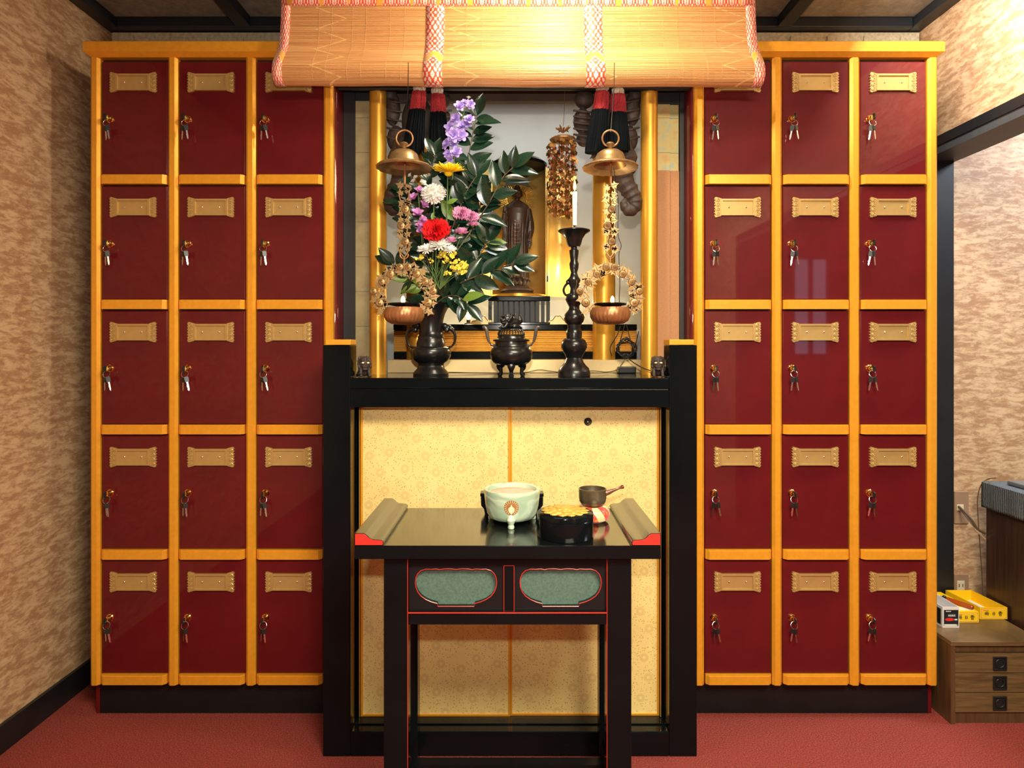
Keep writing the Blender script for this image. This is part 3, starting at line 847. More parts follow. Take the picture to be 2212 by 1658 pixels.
for s in (-1, 1):
    cx = X(1207 if s > 0 else 1040, 2.30)
    m = MB(); pts = []
    for i in range(25):
        u = -1 + 2*i/24
        zz = 0.026*(1-abs(u)**1.6) + 0.004*math.sin(abs(u)*9)
        pts.append((cx + u*0.040*1.0, 2.335, Z4 + 0.004 + max(0.0, zz)))
    m.tube(pts, 0.0016, 6)
    m.build('cloud_outline', M['gold_bright'], plt)
    m = MB(); m.prism([(p[0], p[2]) for p in pts] + [(cx+0.04, Z4+0.0003), (cx-0.04, Z4+0.0003)], lambda u, v, q: (u, q, v), 2.336, 2.342)
    m.build('cloud_board', M['pale_gold'], plt, smooth=False)

# ------------------------------------------------------------------ shrine (open cylinder), its stand and its statue
SC = Vector((X(1121, 2.42), 2.44, 0)); SR = 0.102
zb, zt = 1.330, Z(356, 2.40)
std = thing('shrine_stand', 'low black stand with upright slats under the round gold shrine', 'stand', (SC.x, SC.y, Z4), None)
hw = 0.112
MB().box(SC.x-hw, SC.x+hw, SC.y-0.105, SC.y+0.105, 1.311, zb).build('stand_top', M['lacquer'], std, smooth=False, bevel=0.003)
MB().box(SC.x-hw, SC.x+hw, SC.y-0.105, SC.y+0.105, Z4+0.0003, Z4+0.010).build('stand_base', M['lacquer'], std, smooth=False, bevel=0.002)
MB().box(SC.x-hw+0.03, SC.x+hw-0.045, SC.y-0.07, SC.y+0.07, Z4+0.0105, 1.3105).build('stand_core', M['near_black'], std, smooth=False)
sl = MB().box(-0.0065, 0.0065, -0.004, 0.004, 0, 1.3105-(Z4+0.0103)).mesh('slat', M['near_black'], smooth=False)
for i in range(12):
    x = -hw + 0.0075 + (2*hw-0.015)*i/11
    inst('slat', sl, std, (x, -0.098, 0.0103))
shr = thing('round_shrine', 'open cylindrical gold shrine with black domed lid around the statue', 'shrine', (SC.x, SC.y, zb))
m = MB()
m.grid(2, 33, lambda u, v: SC + Vector((SR*math.cos(PI*(-0.06+1.12*v)), SR*math.sin(PI*(-0.06+1.12*v)), zb + 0.0005 + (zt-zb)*u)))
m.build('shell', M['gold_leaf'], shr, solid=0.005)
MB().lathe([(0.0, 0.0001), (SR+0.003, 0.0001), (SR+0.003, 0.010), (0.0, 0.010)], (SC.x, SC.y, zb), 40).build('floor_ring', M['gold_satin'], shr)
MB().lathe([(SR+0.0035, 0), (SR+0.0045, 0.004), (SR+0.0045, 0.010), (SR*0.86, 0.024), (SR*0.55, 0.032), (0, 0.035)], (SC.x, SC.y, zt+0.001), 40).build('domed_lid', M['lacquer'], shr)
for s in (-1, 1):
    # doors: quarter shells swung outwards, hollow side to the front
    hx = SC.x + s*(SR+0.004); hy = SC.y - 0.004
    def leafdoor(u, v, s=s, hx=hx, hy=hy):
        a = -PI*0.5 + PI*0.78*v
        w_ = 0.098
        x = hx + s*w_*v
        y = hy - 0.006 + 0.034*math.sin(PI*v)
        return Vector((x, y, zb+0.006 + (zt-0.012-zb)*u))
    m = MB(); m.grid(2, 15, leafdoor)
    m.build('shrine_door', M['gold_leaf'], shr, solid=0.005)
    for zz in (zb+0.06, zt-0.08):
        MB().lathe([(0.003, 0), (0.003, 0.022)], (SC.x + s*(SR+0.005), SC.y-0.012, zz), 10).build('hinge', M['dark_bronze'], shr)

def statue():
    zf = zb + 0.012
    t = thing('standing_statue', 'dark carved wooden standing figure in robes with gold ray halo', 'statue', (SC.x, SC.y-0.01, zb+0.0101))
    c = Vector((X(1117, 2.42), 2.425, 0))
    k = 2.42/F
    zz = lambda py: Z(py, 2.42)
    # lotus base
    zl0, zl1 = zb+0.0104, zz(607)
    MB().lathe([(0.062, 0), (0.064, 0.006), (0.056, 0.010), (0.060, 0.014), (0.060, 0.020), (0.046, 0.026), (0.042, 0.032)], (c.x, c.y, zl0), 32,
               lambda th, k_: 1+0.03*math.cos(8*th)).build('pedestal', M['dark_brown'], t)
    lb = MB()
    for ring, (r0, r1, z0, z1, nn) in enumerate(((0.026, 0.050, zl0+0.026, zl1+0.004, 14), (0.024, 0.044, zl0+0.032, zl1+0.008, 12))):
        for i in range(nn):
            a = 2*PI*(i+0.5*ring)/nn
            dv = Vector((math.cos(a), math.sin(a), 0)); sd = Vector((-math.sin(a), math.cos(a), 0))
            pts = []
            for u in range(5):
                for v in (-1, 0, 1):
                    tt = u/4
                    w_ = 0.011*math.sin(PI*(0.18+0.8*tt))
                    r_ = r0 + (r1-r0)*math.sin(tt*PI*0.6)
                    pts.append(Vector((c.x, c.y, z0+(z1-z0)*tt)) + dv*(r_ - 0.003*abs(v)) + sd*w_*v)
            lb.add(pts, [(u*3+v, u*3+v+1, u*3+v+4, u*3+v+3) for u in range(4) for v in (0, 1)])
    lb.build('lotus_petals', M['dark_brown'], t, solid=0.0012)
    MB().lathe([(0.030, zl0+0.03), (0.036, zl1), (0.0, zl1+0.001)], (c.x, c.y, 0), 24).build('lotus_seat', M['dark_brown'], t)
    # body: lofted robe
    secs = [(607, 24, 15), (600, 26, 17), (575, 25, 16), (540, 24, 15), (505, 25.5, 16), (480, 26, 17), (462, 27, 16.5), (450, 27, 15), (443, 23, 12.5), (437, 14, 10), (433, 9, 8)]
    b = MB(); seg = 48; rows = []
    for si, (py, hx_, hy_) in enumerate(secs):
        for i in range(seg):
            a = 2*PI*i/seg
            fr = -math.sin(a)                       # front
            fold = 1.0
            if py > 480: fold = 1 + 0.05*math.cos(i*PI) * (1 if py < 604 else 0.3) * (0.4+0.6*max(0, fr))
            x = hx_*k*math.cos(a)*fold; y = hy_*k*math.sin(a)*fold
            rows.append(Vector((c.x + x, c.y + y, zz(py))))
    fs = [(r*seg+i, r*seg+(i+1) % seg, (r+1)*seg+(i+1) % seg, (r+1)*seg+i) for r in range(len(secs)-1) for i in range(seg)]
    fs += [tuple(range(seg)), tuple((len(secs)-1)*seg+i for i in range(seg))]
    b.add(rows, fs)
    # head with topknot, ears, nose
    hc = Vector((c.x, c.y-0.003, zz(417)))
    b.ell(hc, (0.0185, 0.0195, 0.0235), 20, 14)
    b.ell(hc + Vector((0, 0.002, 0.022)), (0.0115, 0.0115, 0.0095), 14, 8)
    b.lathe([(0.011, zz(440)), (0.0095, zz(433)), (0.011, zz(424))], (c.x, c.y, 0), 16)
    b.ell(hc + Vector((0, -0.0195, -0.003)), (0.003, 0.004, 0.006), 8, 6)
    b.ell(hc + Vector((0, -0.0165, -0.0115)), (0.006, 0.0035, 0.0022), 8, 6)
    for s in (-1, 1):
        b.ell(hc + Vector((s*0.0185, 0.001, -0.004)), (0.003, 0.004, 0.0095), 8, 6)
        b.ell(hc + Vector((s*0.0075, -0.0165, 0.002)), (0.0045, 0.003, 0.0018), 8, 6)
    # sleeves and arms: right forearm raised, left lowered
    sh = lambda s: Vector((c.x + s*0.040, c.y - 0.002, zz(452)))
    el = lambda s: Vector((c.x + s*0.050, c.y - 0.012, zz(490)))
    b.tube(spline([sh(-1), el(-1), Vector((c.x-0.046, c.y-0.036, zz(463)))], 5), [0.013, 0.0135, 0.0135, 0.014, 0.0145, 0.0145, 0.0135, 0.012, 0.010, 0.008, 0.0065], 12)
    b.tube(spline([sh(1), el(1), Vector((c.x+0.046, c.y-0.030, zz(520)))], 5), [0.013, 0.0135, 0.0135, 0.014, 0.0145, 0.0145, 0.0135, 0.012, 0.010, 0.008, 0.0065], 12)
    for s, hz, up in ((-1, 457, 1), (1, 527, -1)):
        hp = Vector((c.x + s*0.046, c.y-0.038, zz(hz)))
        b.ell(hp, (0.006, 0.0035, 0.008), 10, 8)
        for i in range(4):
            q = hp + Vector(((i-1.5)*0.0030, -0.0005, up*0.006))
            b.tube([q, q + Vector((0, -0.002, up*(0.010 + (0.002 if i in (1, 2) else 0))))], [0.0017, 0.0013], 6)
        b.tube([hp + Vector((-s*0.005, -0.001, 0)), hp + Vector((-s*0.0095, -0.004, up*0.005))], [0.0018, 0.0013], 6)
        # hanging sleeve
        b.prism([(0, 0), (0.010, 0.0), (0.014, -0.085), (0.006, -0.105), (-0.004, -0.10), (-0.008, -0.05)],
                lambda u, v, q, s=s: (c.x + s*(0.044+u*0.8), c.y - 0.018 + q, zz(478) + v), -0.012, 0.012)
    b.build('body', wood('dark_statue_wood', (0.018, 0.008, 0.004), (0.065, 0.026, 0.010), 0.45, (30, 30, 2)), t, remesh=0.0017)
    # drapery folds across the chest
    f = MB()
    for i in range(7):
        py = 468 + i*8; w_ = 0.030 - 0.0008*i; sag = 0.018
        pts = [(c.x + w_*(-1+2*j/10), c.y - 0.0285 + 0.012*((-1+2*j/10)**2) - 0.0005, zz(py) - sag*(1-(-1+2*j/10)**2)) for j in range(11)]
        f.tube(pts, 0.0016, 6)
    for i in range(9):
        x = -0.026 + 0.0065*i
        f.tube([(c.x + x, c.y - 0.027 + 14*x*x, zz(530)), (c.x+x*1.02, c.y-0.0275+14*x*x, zz(570)), (c.x+x*1.05, c.y-0.028+14*x*x, zz(600))], 0.0016, 6)
    f.build('robe_folds', M['stick_wood'], t)
    # halo
    hcen = Vector((c.x, c.y+0.030, zz(424)))
    ring = [(hcen.x + 0.030*math.cos(2*PI*i/40), hcen.y, hcen.z + 0.030*math.sin(2*PI*i/40)) for i in range(40)]
    m = MB().tube(ring, 0.0022, 8, True)
    ring = [(hcen.x + 0.036*math.cos(2*PI*i/40), hcen.y, hcen.z + 0.036*math.sin(2*PI*i/40)) for i in range(40)]
    m.tube(ring, 0.0016, 8, True)
    m.build('halo_ring', M['gold_bright'], t)
    m = MB()
    for i in range(52):
        a = 2*PI*i/52; r1 = 0.064 if i % 2 else 0.071
        d_ = Vector((math.cos(a), 0, math.sin(a)))
        m.tube([hcen + d_*0.037, hcen + d_*r1], [0.0014, 0.0007], 5)
    m.build('halo_rays', M['gold_bright'], t)
    MB().box(c.x-0.006, c.x+0.006, c.y+0.031, c.y+0.036, zl1, hcen.z-0.03).build('halo_post', M['dark_brown'], t, smooth=False)
    # carved canopy over the halo
    m = MB()
    zc = zz(382)
    m.prism([(-0.050, -0.030), (-0.060, -0.040), (-0.045, -0.022), (-0.040, -0.012), (-0.044, -0.003), (-0.047, 0.003), (-0.043, 0.006), (-0.030, 0.004), (-0.015, 0.010), (0, 0.012), (0.015, 0.010), (0.030, 0.004), (0.043, 0.006), (0.047, 0.003), (0.044, -0.003), (0.040, -0.012), (0.045, -0.022), (0.060, -0.040), (0.050, -0.030), (0.03, -0.024), (0, -0.018), (-0.03, -0.024)],
            lambda u, v, q: (c.x + u, q, zc + v), c.y+0.026, c.y+0.034)
    m.build('halo_crest', M['near_black'], t, smooth=False)
    return t
statue()
# small warm electric lamps hidden beside the shrine
for i, (px, py, nm, pw) in enumerate(((1012, 690, 'left', 0.0), (1248, 690, 'right', 0.0))):
    p = P(px, py, 2.375); p.z = Z4
    t = thing('niche_lamp', 'small warm lamp on the platform, %s of the shrine' % nm, 'lamp', p, 'small lamps beside the shrine')
    MB().lathe([(0.016, 0.0003), (0.016, 0.006), (0.007, 0.010), (0.007, 0.020), (0, 0.020)], p, 16).build('base', M['black_plastic'], t)
    MB().lathe([(0.004, 0.0205), (0.009, 0.028), (0.011, 0.036), (0.008, 0.045), (0, 0.049)], p, 16).build('bulb', M['bulb'], t)
    lo = point('niche_light', p + Vector((0, 0.0, 0.070)), 2.2, (1.0, 0.80, 0.46), 0.02)

area('niche_tube_light', (0.0, 2.370, 2.142), (0, 0, 0), 0.70, 0.03, 1.7, (0.94, 0.97, 1.0))
t = thing('tube_lamp', 'slim tube lamp hidden behind the dark board at the top of the recess', 'lamp', (0, 2.370, 2.1645))
MB().box(-0.38, 0.38, 2.350, 2.390, 2.145, 2.1648).build('housing', M['lamp_white'], t, smooth=False)
# carved elephant beam ends under the header
def elephant(s, nm):
    cx = X(868 if s < 0 else 1312, 2.06)
    d = 2.0
    t = thing('carved_elephant_head', 'dark carved elephant head beam end behind the %s tassels' % nm, 'wood carving', (cx, 2.04, Z(300, 2.04)), 'carved beam ends')
    b = MB()
    q = lambda px, py, dd=2.05: P(px if s > 0 else 2*1110-6-px, py, dd)
    b.ell(q(1312, 262, 2.085), (0.052, 0.030, 0.080), 20, 14)       # face
    b.ell(q(1262, 215, 2.075), (0.032, 0.026, 0.030), 16, 10)      # ear lobes
    b.ell(q(1258, 262, 2.075), (0.030, 0.024, 0.040), 16, 10)
    b.ell(q(1262, 300, 2.075), (0.026, 0.020, 0.026), 16, 10)
    b.ell(q(1366, 235, 2.075), (0.026, 0.020, 0.055), 16, 10)
    b.ell(q(1358, 300, 2.075), (0.030, 0.022, 0.042), 16, 10)
    b.ell(q(1372, 205, 2.075), (0.022, 0.020, 0.024), 16, 10)
    for i in range(6):
        a, bb = q(1238, 238+13*i, 2.055), q(1282, 243+13*i, 2.053)
        b.tube(spline([a, (a+bb)/2 + Vector((0, -0.006, -0.003)), bb], 4), 0.0042, 6)
    for i in range(5):
        a, bb = q(1345, 222+20*i, 2.059), q(1382, 215+20*i, 2.061)
        b.tube(spline([a, (a+bb)/2 + Vector((0, -0.006, -0.003)), bb], 4), 0.0040, 6)
    path = spline([q(1330, 300), q(1352, 345), q(1346, 385), q(1362, 415), q(1372, 440), q(1360, 455), q(1348, 442), q(1355, 430)], 6)
    rad = [0.030*(1-i/(len(path)-1))**0.8 + 0.008 for i in range(len(path))]
    rad = [r*(1 + 0.10*math.cos(i*2.2)) for i, r in enumerate(rad)]
    b.tube(path, rad, 14)
    for i in range(9):
        a = 2*PI*i/9
        b.ell(q(1361, 443) + Vector((0.019*math.cos(a), 0, 0.017*math.sin(a))), 0.0060, 8, 6)
    for i in range(2):
        b.tube(spline([q(1290, 300), q(1284+4*i, 330), q(1272+6*i, 345)], 4), [0.008, 0.007, 0.006, 0.005, 0.005, 0.004, 0.003, 0.002, 0.001], 8)
    b.build('carving', M['dark_wood'], t, remesh=0.0028)
elephant(-1, 'left'); elephant(1, 'right')

# hair tassels
def tassels(pxs, d, nm):
    t = thing('hair_tassel', 'pair of black hair tassels with red bands hanging %s' % nm, 'tassel', P(sum(pxs)/2, 190, d), 'hair tassels under the blind')
    rr = random.Random(int(pxs[0]))
    for i, px in enumerate(pxs):
        tilt = (-0.10 if i == 0 else 0.02)
        zt_, zr, zb_, ze = Z(186, d), Z(198, d), Z(238, d), Z(330 if i == 0 else 322, d)
        def cen(z): return X(px, d) + tilt*(zt_-z)*1.0
        def strand(m, z0, z1, r0, r1, n_, w_):
            for j in range(n_):
                a = rr.uniform(0, 2*PI); q = math.sqrt(rr.uniform(0.35, 1))
                p0 = Vector((cen(z0) + r0*q*math.cos(a), d + i*0.022 + 0.7*r0*q*math.sin(a), z0))
                p1 = Vector((cen(z1) + r1*q*math.cos(a), d + i*0.022 + 0.7*r1*q*math.sin(a), z1 + rr.uniform(-0.003, 0.010)))
                m.tube([p0, (p0+p1)/2 + Vector((rr.uniform(-.002, .002), 0, 0)), p1], [w_, w_*1.1, w_*0.7], 4)
        def core(m, z0, z1, r0, r1):
            m.lathe([(r0*0.85, 0), (r1*0.85, z1-z0)], (cen((z0+z1)/2), d + i*0.022, z0), 14, None, Matrix(((1,0,-tilt),(0,0.7,0),(0,0,1))))
        m = MB(); core(m, zt_, zr, 0.019, 0.020); strand(m, zt_, zr, 0.019, 0.020, 50, 0.0016); m.build('white_top', M['tassel_white'], t)
        m = MB(); core(m, zr, zb_, 0.0205, 0.024); strand(m, zr, zb_, 0.0205, 0.024, 90, 0.0016); m.build('red_band', M['tassel_red'], t)
        m = MB(); core(m, zb_, ze, 0.024, 0.033); strand(m, zb_, ze, 0.024, 0.034, 130, 0.0016); m.build('black_hair', M['tassel_black'], t)
tassels((907, 943), 1.985, 'behind the purple flowers')
tassels((1302, 1337), 1.965, 'above the right hanging lantern')

# gilt hanging ornament
def yoraku():
    d = 2.10
    px = 1216
    t = thing('hanging_ornament', 'gilt hanging ornament of tiny plates and red beads beside the candle', 'hanging ornament', P(px, 475, d))
    top = Z(195, d)
    MB().tube([P(px+4, 195, d), P(px+3, 240, d), P(px+1, 262, d), P(px, 285, d)], 0.0008, 5).build('wire', M['bronze'], t)
    m = MB()
    for i in range(9):
        a = 2*PI*i/9
        dv = Vector((math.cos(a), math.sin(a), 0)); c = P(px, 287, d)
        m.tube(spline([c, c + dv*0.014 + Vector((0, 0, 0.012)), c + dv*0.025 + Vector((0, 0, 0.008 if i % 2 else 0.020))], 3), [0.001, 0.0022, 0.003, 0.0035, 0.003, 0.002, 0.0008], 6)
    m.build('crown', M['bronze'], t)
    MB().lathe([(0.010, 0.004), (0.040, 0.0), (0.042, -0.003), (0.041, -0.007), (0.036, -0.003), (0.010, 0.001)], P(px, 299, d), 32, lambda a, k: 1+0.04*math.cos(10*a)).build('disc', M['bronze'], t)
    rr = random.Random(5)
    pm, bm_, wm = MB(), MB(), MB()
    for i in range(15):
        a = 2*PI*i/15; r0 = 0.043 if i % 2 else 0.030
        z = Z(305, d); zend = Z(452 if i % 2 else 462, d)
        k = 0; base = P(px, 0, d)
        wm.tube([(base.x + r0*math.cos(a), d + r0*math.sin(a), z), (base.x + r0*0.9*math.cos(a), d + r0*0.9*math.sin(a), zend)], 0.0005, 4)
        while z > zend:
            z -= rr.uniform(0.007, 0.011)
            r_ = r0*(1 + rr.uniform(-0.1, 0.12))
            p = Vector((base.x + r_*math.cos(a), d + r_*math.sin(a), z))
            k += 1
            if k % 3 == 0:
                bm_.ell(p, 0.0032, 8, 6)
            else:
                Mx = Euler((rr.uniform(-.6, .6), rr.uniform(-.5, .5), rr.uniform(0, 6.3))).to_matrix()
                w_ = rr.uniform(0.0075, 0.0125)
                pm.prism([(-w_, 0), (-w_*0.5, -w_*0.8), (0, -w_*0.3), (w_*0.5, -w_*0.8), (w_, 0), (w_*0.5, w_*0.7), (0, w_*0.35), (-w_*0.5, w_*0.7)], lambda u, v, q: p + Mx @ Vector((u, q, v)), -0.0004, 0.0004)
    o = pm.build('gilt_plates', plain('tarnished_gilt', (0.34, 0.18, 0.055), 0.3, 0.85, 0.6, 60), t, smooth=False); o['kind'] = 'stuff'
    o = bm_.build('red_beads', plain('red_glass_bead', (0.42, 0.05, 0.02), 0.2, 0, 0.1), t); o['kind'] = 'stuff'
    wm.build('strings', M['bronze'], t)
    m = MB(); m.lathe([(0.001, 0), (0.006, -0.004), (0.007, -0.016), (0.009, -0.022), (0.0, -0.024)], P(px+1, 452, d), 14)
    for s in (-1, 1):
        m.tube([P(px+1+s*3, 466, d), P(px+1+s*9, 471, d), P(px+1+s*13, 478, d)], [0.002, 0.0014, 0.0004], 5)
    m.build('bell_drop', M['brass'], t)
yoraku()
#--PART4--
# ------------------------------------------------------------------ bamboo blind
def blind():
    zb_ = 1.905
    key = [(2.300, 1.972), (2.15, 1.968), (2.06, 1.955), (2.018, 1.930), (1.985, 1.906), (1.960, 1.898), (1.940, 1.903), (1.931, 1.913), (1.928, 1.930), (1.932, 1.945)]
    pr = spline([(0, d, z) for z, d in key], 12)
    # arc length parameter
    ln_ = [0]
    for a, b in zip(pr, pr[1:]): ln_.append(ln_[-1] + (b-a).length)
    tot = ln_[-1]
    def at(s):
        s = max(0, min(tot, s))
        for i in range(len(ln_)-1):
            if ln_[i+1] >= s:
                f = (s-ln_[i])/max(1e-9, ln_[i+1]-ln_[i]); return pr[i].lerp(pr[i+1], f)
        return pr[-1]
    x0, x1 = X(592, 1.90), X(1648, 1.90)
    def pos(x, s, out=0.0):
        p = at(s)
        q = at(s+0.002) - at(s-0.002)
        nrm = Vector((0, -abs(q.z)-1e-6, 0)).normalized() if abs(q.z) > abs(q.y) else Vector((0, 0, -1))
        nrm = Vector((0, q.z, -q.y)).normalized()
        if nrm.y > 0: nrm = -nrm
        if s > tot*0.93: nrm = Vector((0, 0, -1))
        k = s/tot
        wob = 0.0022*math.sin(x*9+1)*k + 0.0016*math.sin(x*23+0.5)*k
        sag = -0.004*math.cos(x*2.1)*k - (0.006 if x > 0 else 0)*k*abs(x)
        return Vector((x*(1-0.006*(1-k)), p.y + wob, p.z + sag)) + nrm*out
    t = thing('bamboo_blind', 'rolled up bamboo slat blind with orange brocade bands hanging over the altar', 'blind', (0, 1.93, 1.905))
    m = MB(); ns = 150; nc = 26
    rr = random.Random(11)
    for i in range(ns):
        s = tot*(i+0.5)/ns; w = tot/ns*0.43
        jit = rr.uniform(-0.0004, 0.0004)
        vs_ = []
        for j in range(nc+1):
            x = x0 + (x1-x0)*j/nc
            vs_ += [pos(x, s-w, 0.0), pos(x, s-w*0.5, 0.0012+jit), pos(x, s+w*0.5, 0.0012+jit), pos(x, s+w, 0.0)]
        m.add(vs_, [(j*4+k, j*4+k+1, j*4+k+5, j*4+k+4) for j in range(nc) for k in range(3)] + [(j*4+3, j*4, j*4+4, j*4+7) for j in range(nc)])
    o = m.build('slats', M['bamboo'], t, ang=60); o['kind'] = 'stuff'
    def band(xa, xb, name):
        n_ = 60
        mm = MB(); uv = []
        for i in range(n_+1):
            s = tot*i/n_
            mm.v += [pos(xa, s, 0.0030), pos(xb, s, 0.0030)]
        for i in range(n_):
            mm.f.append((2*i, 2*i+1, 2*i+3, 2*i+2)); mm.m.append(0)
        ob = mm.build(name, M['brocade_band'], t, solid=0.0012)
        ul = ob.data.uv_layers.new(name='UVMap')
        for lp in ob.data.loops:
            vi = lp.vertex_index
            ul.data[lp.index].uv = ((vi % 2), (vi//2)/n_)
    band(X(917, 1.93), X(957, 1.93), 'brocade_band'); band(X(1264, 1.93), X(1305, 1.93), 'brocade_band')
    band(x0-0.006, x0+0.022, 'brocade_edge'); band(x1-0.024, x1+0.006, 'brocade_edge')
    # brocade across the top
    mm = MB(); n_ = 40
    for i in range(n_+1):
        x = x0 + (x1-x0)*i/n_
        mm.v += [pos(x, 0.0, 0.0032), pos(x, 0.118, 0.0032)]
    for i in range(n_):
        mm.f.append((2*i, 2*i+1, 2*i+3, 2*i+2)); mm.m.append(0)
    ob = mm.build('brocade_top', M['brocade_band'], t, solid=0.0012)
    ul = ob.data.uv_layers.new(name='UVMap')
    for lp in ob.data.loops:
        vi = lp.vertex_index; ul.data[lp.index].uv = ((vi % 2), (vi//2)/n_*9)
    st = MB()
    for px in (678, 706, 752, 782, 836, 868, 1005, 1040, 1092, 1122, 1180, 1210, 1352, 1388, 1440, 1472, 1526, 1556):
        st.tube([pos(X(px, 1.92), tot*i/40, 0.0016) for i in range(41)], 0.0005, 4)
    st.build('stitching', M['stitch'], t)
    return pos, tot
blind()

# ------------------------------------------------------------------ hanging lanterns
def lantern(px, nm, seed):
    d = 1.845
    k = d/F
    t = thing('hanging_lantern', 'bronze hanging lantern with flower wreath and lotus bowl, %s' % nm, 'lantern', P(px, 700, d), 'hanging lanterns before the altar')
    cx = X(px, d)
    zz = lambda py: Z(py, d)
    Br, Bl = M['bronze'], M['bronze_light']
    MB().tube([(cx+0.012, d, zz(135)), (cx+0.011, d, zz(190)), (cx+0.006, d, zz(240)), (cx+0.001, d, zz(285))], 0.0011, 6).build('hook_wire', M['dark_bronze'], t)
    MB().tube([(cx + 0.0235*math.cos(a*PI/12)+0.001, d, zz(299) + 0.0235*math.sin(a*PI/12)) for a in range(24)], 0.0026, 8, True).build('ring', Br, t)
    prof = [(0, 305), (7, 308), (10, 312), (6, 317), (3.5, 321), (7, 324), (20, 326), (28, 332), (32, 342), (34, 350), (35, 352), (46, 354), (57, 358), (60, 362), (58, 365), (44, 361), (35, 358), (33, 354), (25, 340), (0, 332)]
    MB().lathe([(r*k, zz(y)) for r, y in prof], (cx, d, 0), 40, lambda a, i: 1 + (0.018*math.cos(18*a) if 12 <= i <= 15 else 0)).build('dome', M['bronze_light'], t)
    MB().lathe([(0.0034, zz(397)), (0.0034, zz(334))], (cx+0.002, d, 0), 12).build('rod', Br, t)
    # leaf / rosette library
    def leaf_poly(L):
        pts = [(0, 0), (0.14, 0.12), (0.18, 0.42), (0.36, 0.17), (0.52, 0.46), (0.66, 0.15), (1.0, 0.0)]
        return [(L*u, L*v) for u, v in pts] + [(L*u, -L*v) for u, v in pts[-2:0:-1]]
    def leaf(name, p, ang, L, dep=0.0025):
        c, s = math.cos(ang), math.sin(ang)
        m = MB().prism(leaf_poly(L), lambda u, v, q: (p[0] + c*u - s*v, d + q, p[1] + s*u + c*v), -dep, dep*0.2)
        m.tube([(p[0], d-dep, p[1]), (p[0]+c*L*0.9, d-dep*1.3, p[1]+s*L*0.9)], [0.0011, 0.0005], 5)
        m.build(name, Bl, t, smooth=False)
    MMx = Matrix.Rotation(R(90), 3, 'X')
    def rosette(name, p, r):
        MB().lathe([(r*1.0, -0.002), (r*1.05, 0.002), (r*0.85, 0.0055), (r*0.55, 0.0065), (r*0.45, 0.005), (r*0.30, 0.0055), (r*0.12, 0.0075), (0, 0.008)], (p[0], d, p[1]), 20, None, MMx).build(name, Bl, t)
    # openwork vertical ornament
    m = MB()
    for s in (-1, 1):
        m.tube(spline([(cx+s*0.009, d, zz(398)), (cx+s*0.014, d, zz(420)), (cx+s*0.006, d, zz(450)), (cx+s*0.013, d, zz(480)), (cx+s*0.006, d, zz(510)), (cx+s*0.012, d, zz(540)), (cx, d, zz(556))], 6), 0.0021, 6)
    m.tube(spline([(cx-0.012, d, zz(404)), (cx, d, zz(397)), (cx+0.012, d, zz(404))], 5), 0.0026, 6)
    m.build('openwork_frame', Bl, t)
    rr = random.Random(seed)
    for i, py in enumerate((406, 418, 430, 442, 462, 474, 496, 508, 530, 540)):
        for s in (-1, 1):
            leaf('ornament_leaf', (cx + s*0.001, zz(py + rr.uniform(-4, 4))), (0 if s > 0 else PI) + rr.uniform(-0.9, 0.6)*s, rr.uniform(0.021, 0.027))
    for py, ox in ((452, 3), (488, -6), (522, 3)):
        rosette('ornament_rosette', (cx + ox*k, zz(py)), 0.0112)
    MB().tube([(cx + 0.0115*math.cos(R(a)), d, zz(550) + 0.0115*math.sin(R(a))) for a in range(160, 385, 15)], 0.0022, 8).build('lower_hook', Br, t)
    MB().lathe([(0.0026, zz(578)), (0.0026, zz(556))], (cx, d, 0), 10).build('link', Br, t)
    # wreath
    wc = (cx, zz(637))
    wl = MB()
    for rad_, ph in ((0.0735, 0), (0.066, 2.0), (0.080, 4.0)):
        pts = []
        for i in range(41):
            a = R(-32 + 244*i/40)
            r_ = rad_ + 0.0045*math.sin(9*a+ph)
            pts.append((wc[0] + r_*math.cos(a), d, wc[1] + r_*math.sin(a)))
        wl.tube(pts, 0.0024, 6)
    wl.build('wreath_vine', Bl, t)
    ros = [(-9, 577, 8), (9, 577, 8), (-29, 592, 8.5), (27, 592, 8.5), (-48, 609, 7.5), (46, 609, 7.5), (-66, 629, 8), (63, 629, 8), (-53, 654, 9), (52, 654, 9.5)]
    for ox, py, r in ros:
        rosette('wreath_rosette', (cx + ox*k, zz(py)), r*k)
    for i in range(19):
        a = R(-34 + 248*i/18)
        for rad_, out in ((0.085, 1), (0.062, -1)):
            if rr.random() < 0.93:
                p = (wc[0] + (rad_-0.012*out)*math.cos(a), wc[1] + (rad_-0.012*out)*math.sin(a))
                leaf('wreath_leaf', p, a + (0 if out > 0 else PI) + rr.uniform(-0.8, 0.8), rr.uniform(0.023, 0.032))
    for s in (-1, 1):
        m = MB(); q = (cx + s*45*k, zz(666))
        m.tube([(q[0] + 0.0065*math.cos(a*PI/6), d, q[1] + 0.0065*math.sin(a*PI/6)) for a in range(12)], 0.0022, 6, True)
        m.lathe([(0.0024, 0), (0.0024, 0.013)], (cx + s*42.5*k, d, zz(677)), 8)
        m.build('bowl_hook', Bl, t)
    # lotus bowl
    bp = [(12, 701), (28, 699), (38, 693), (42.5, 684), (43, 676), (41, 668), (39.5, 664), (38, 664), (38, 672), (34, 688), (0, 695)]
    MB().lathe([(r*k, zz(y)) for r, y in bp], (cx, d, 0), 120, lambda a, i: 1 + (0.030*abs(math.cos(14*a)) if i <= 4 else (0.022*abs(math.sin(14*a)) if i <= 6 else 0)) - 0.015).build('lotus_bowl', plain('reddish_bronze_%d' % seed, (0.36, 0.155, 0.062), 0.36, 0.5, 0.2, 40), t)
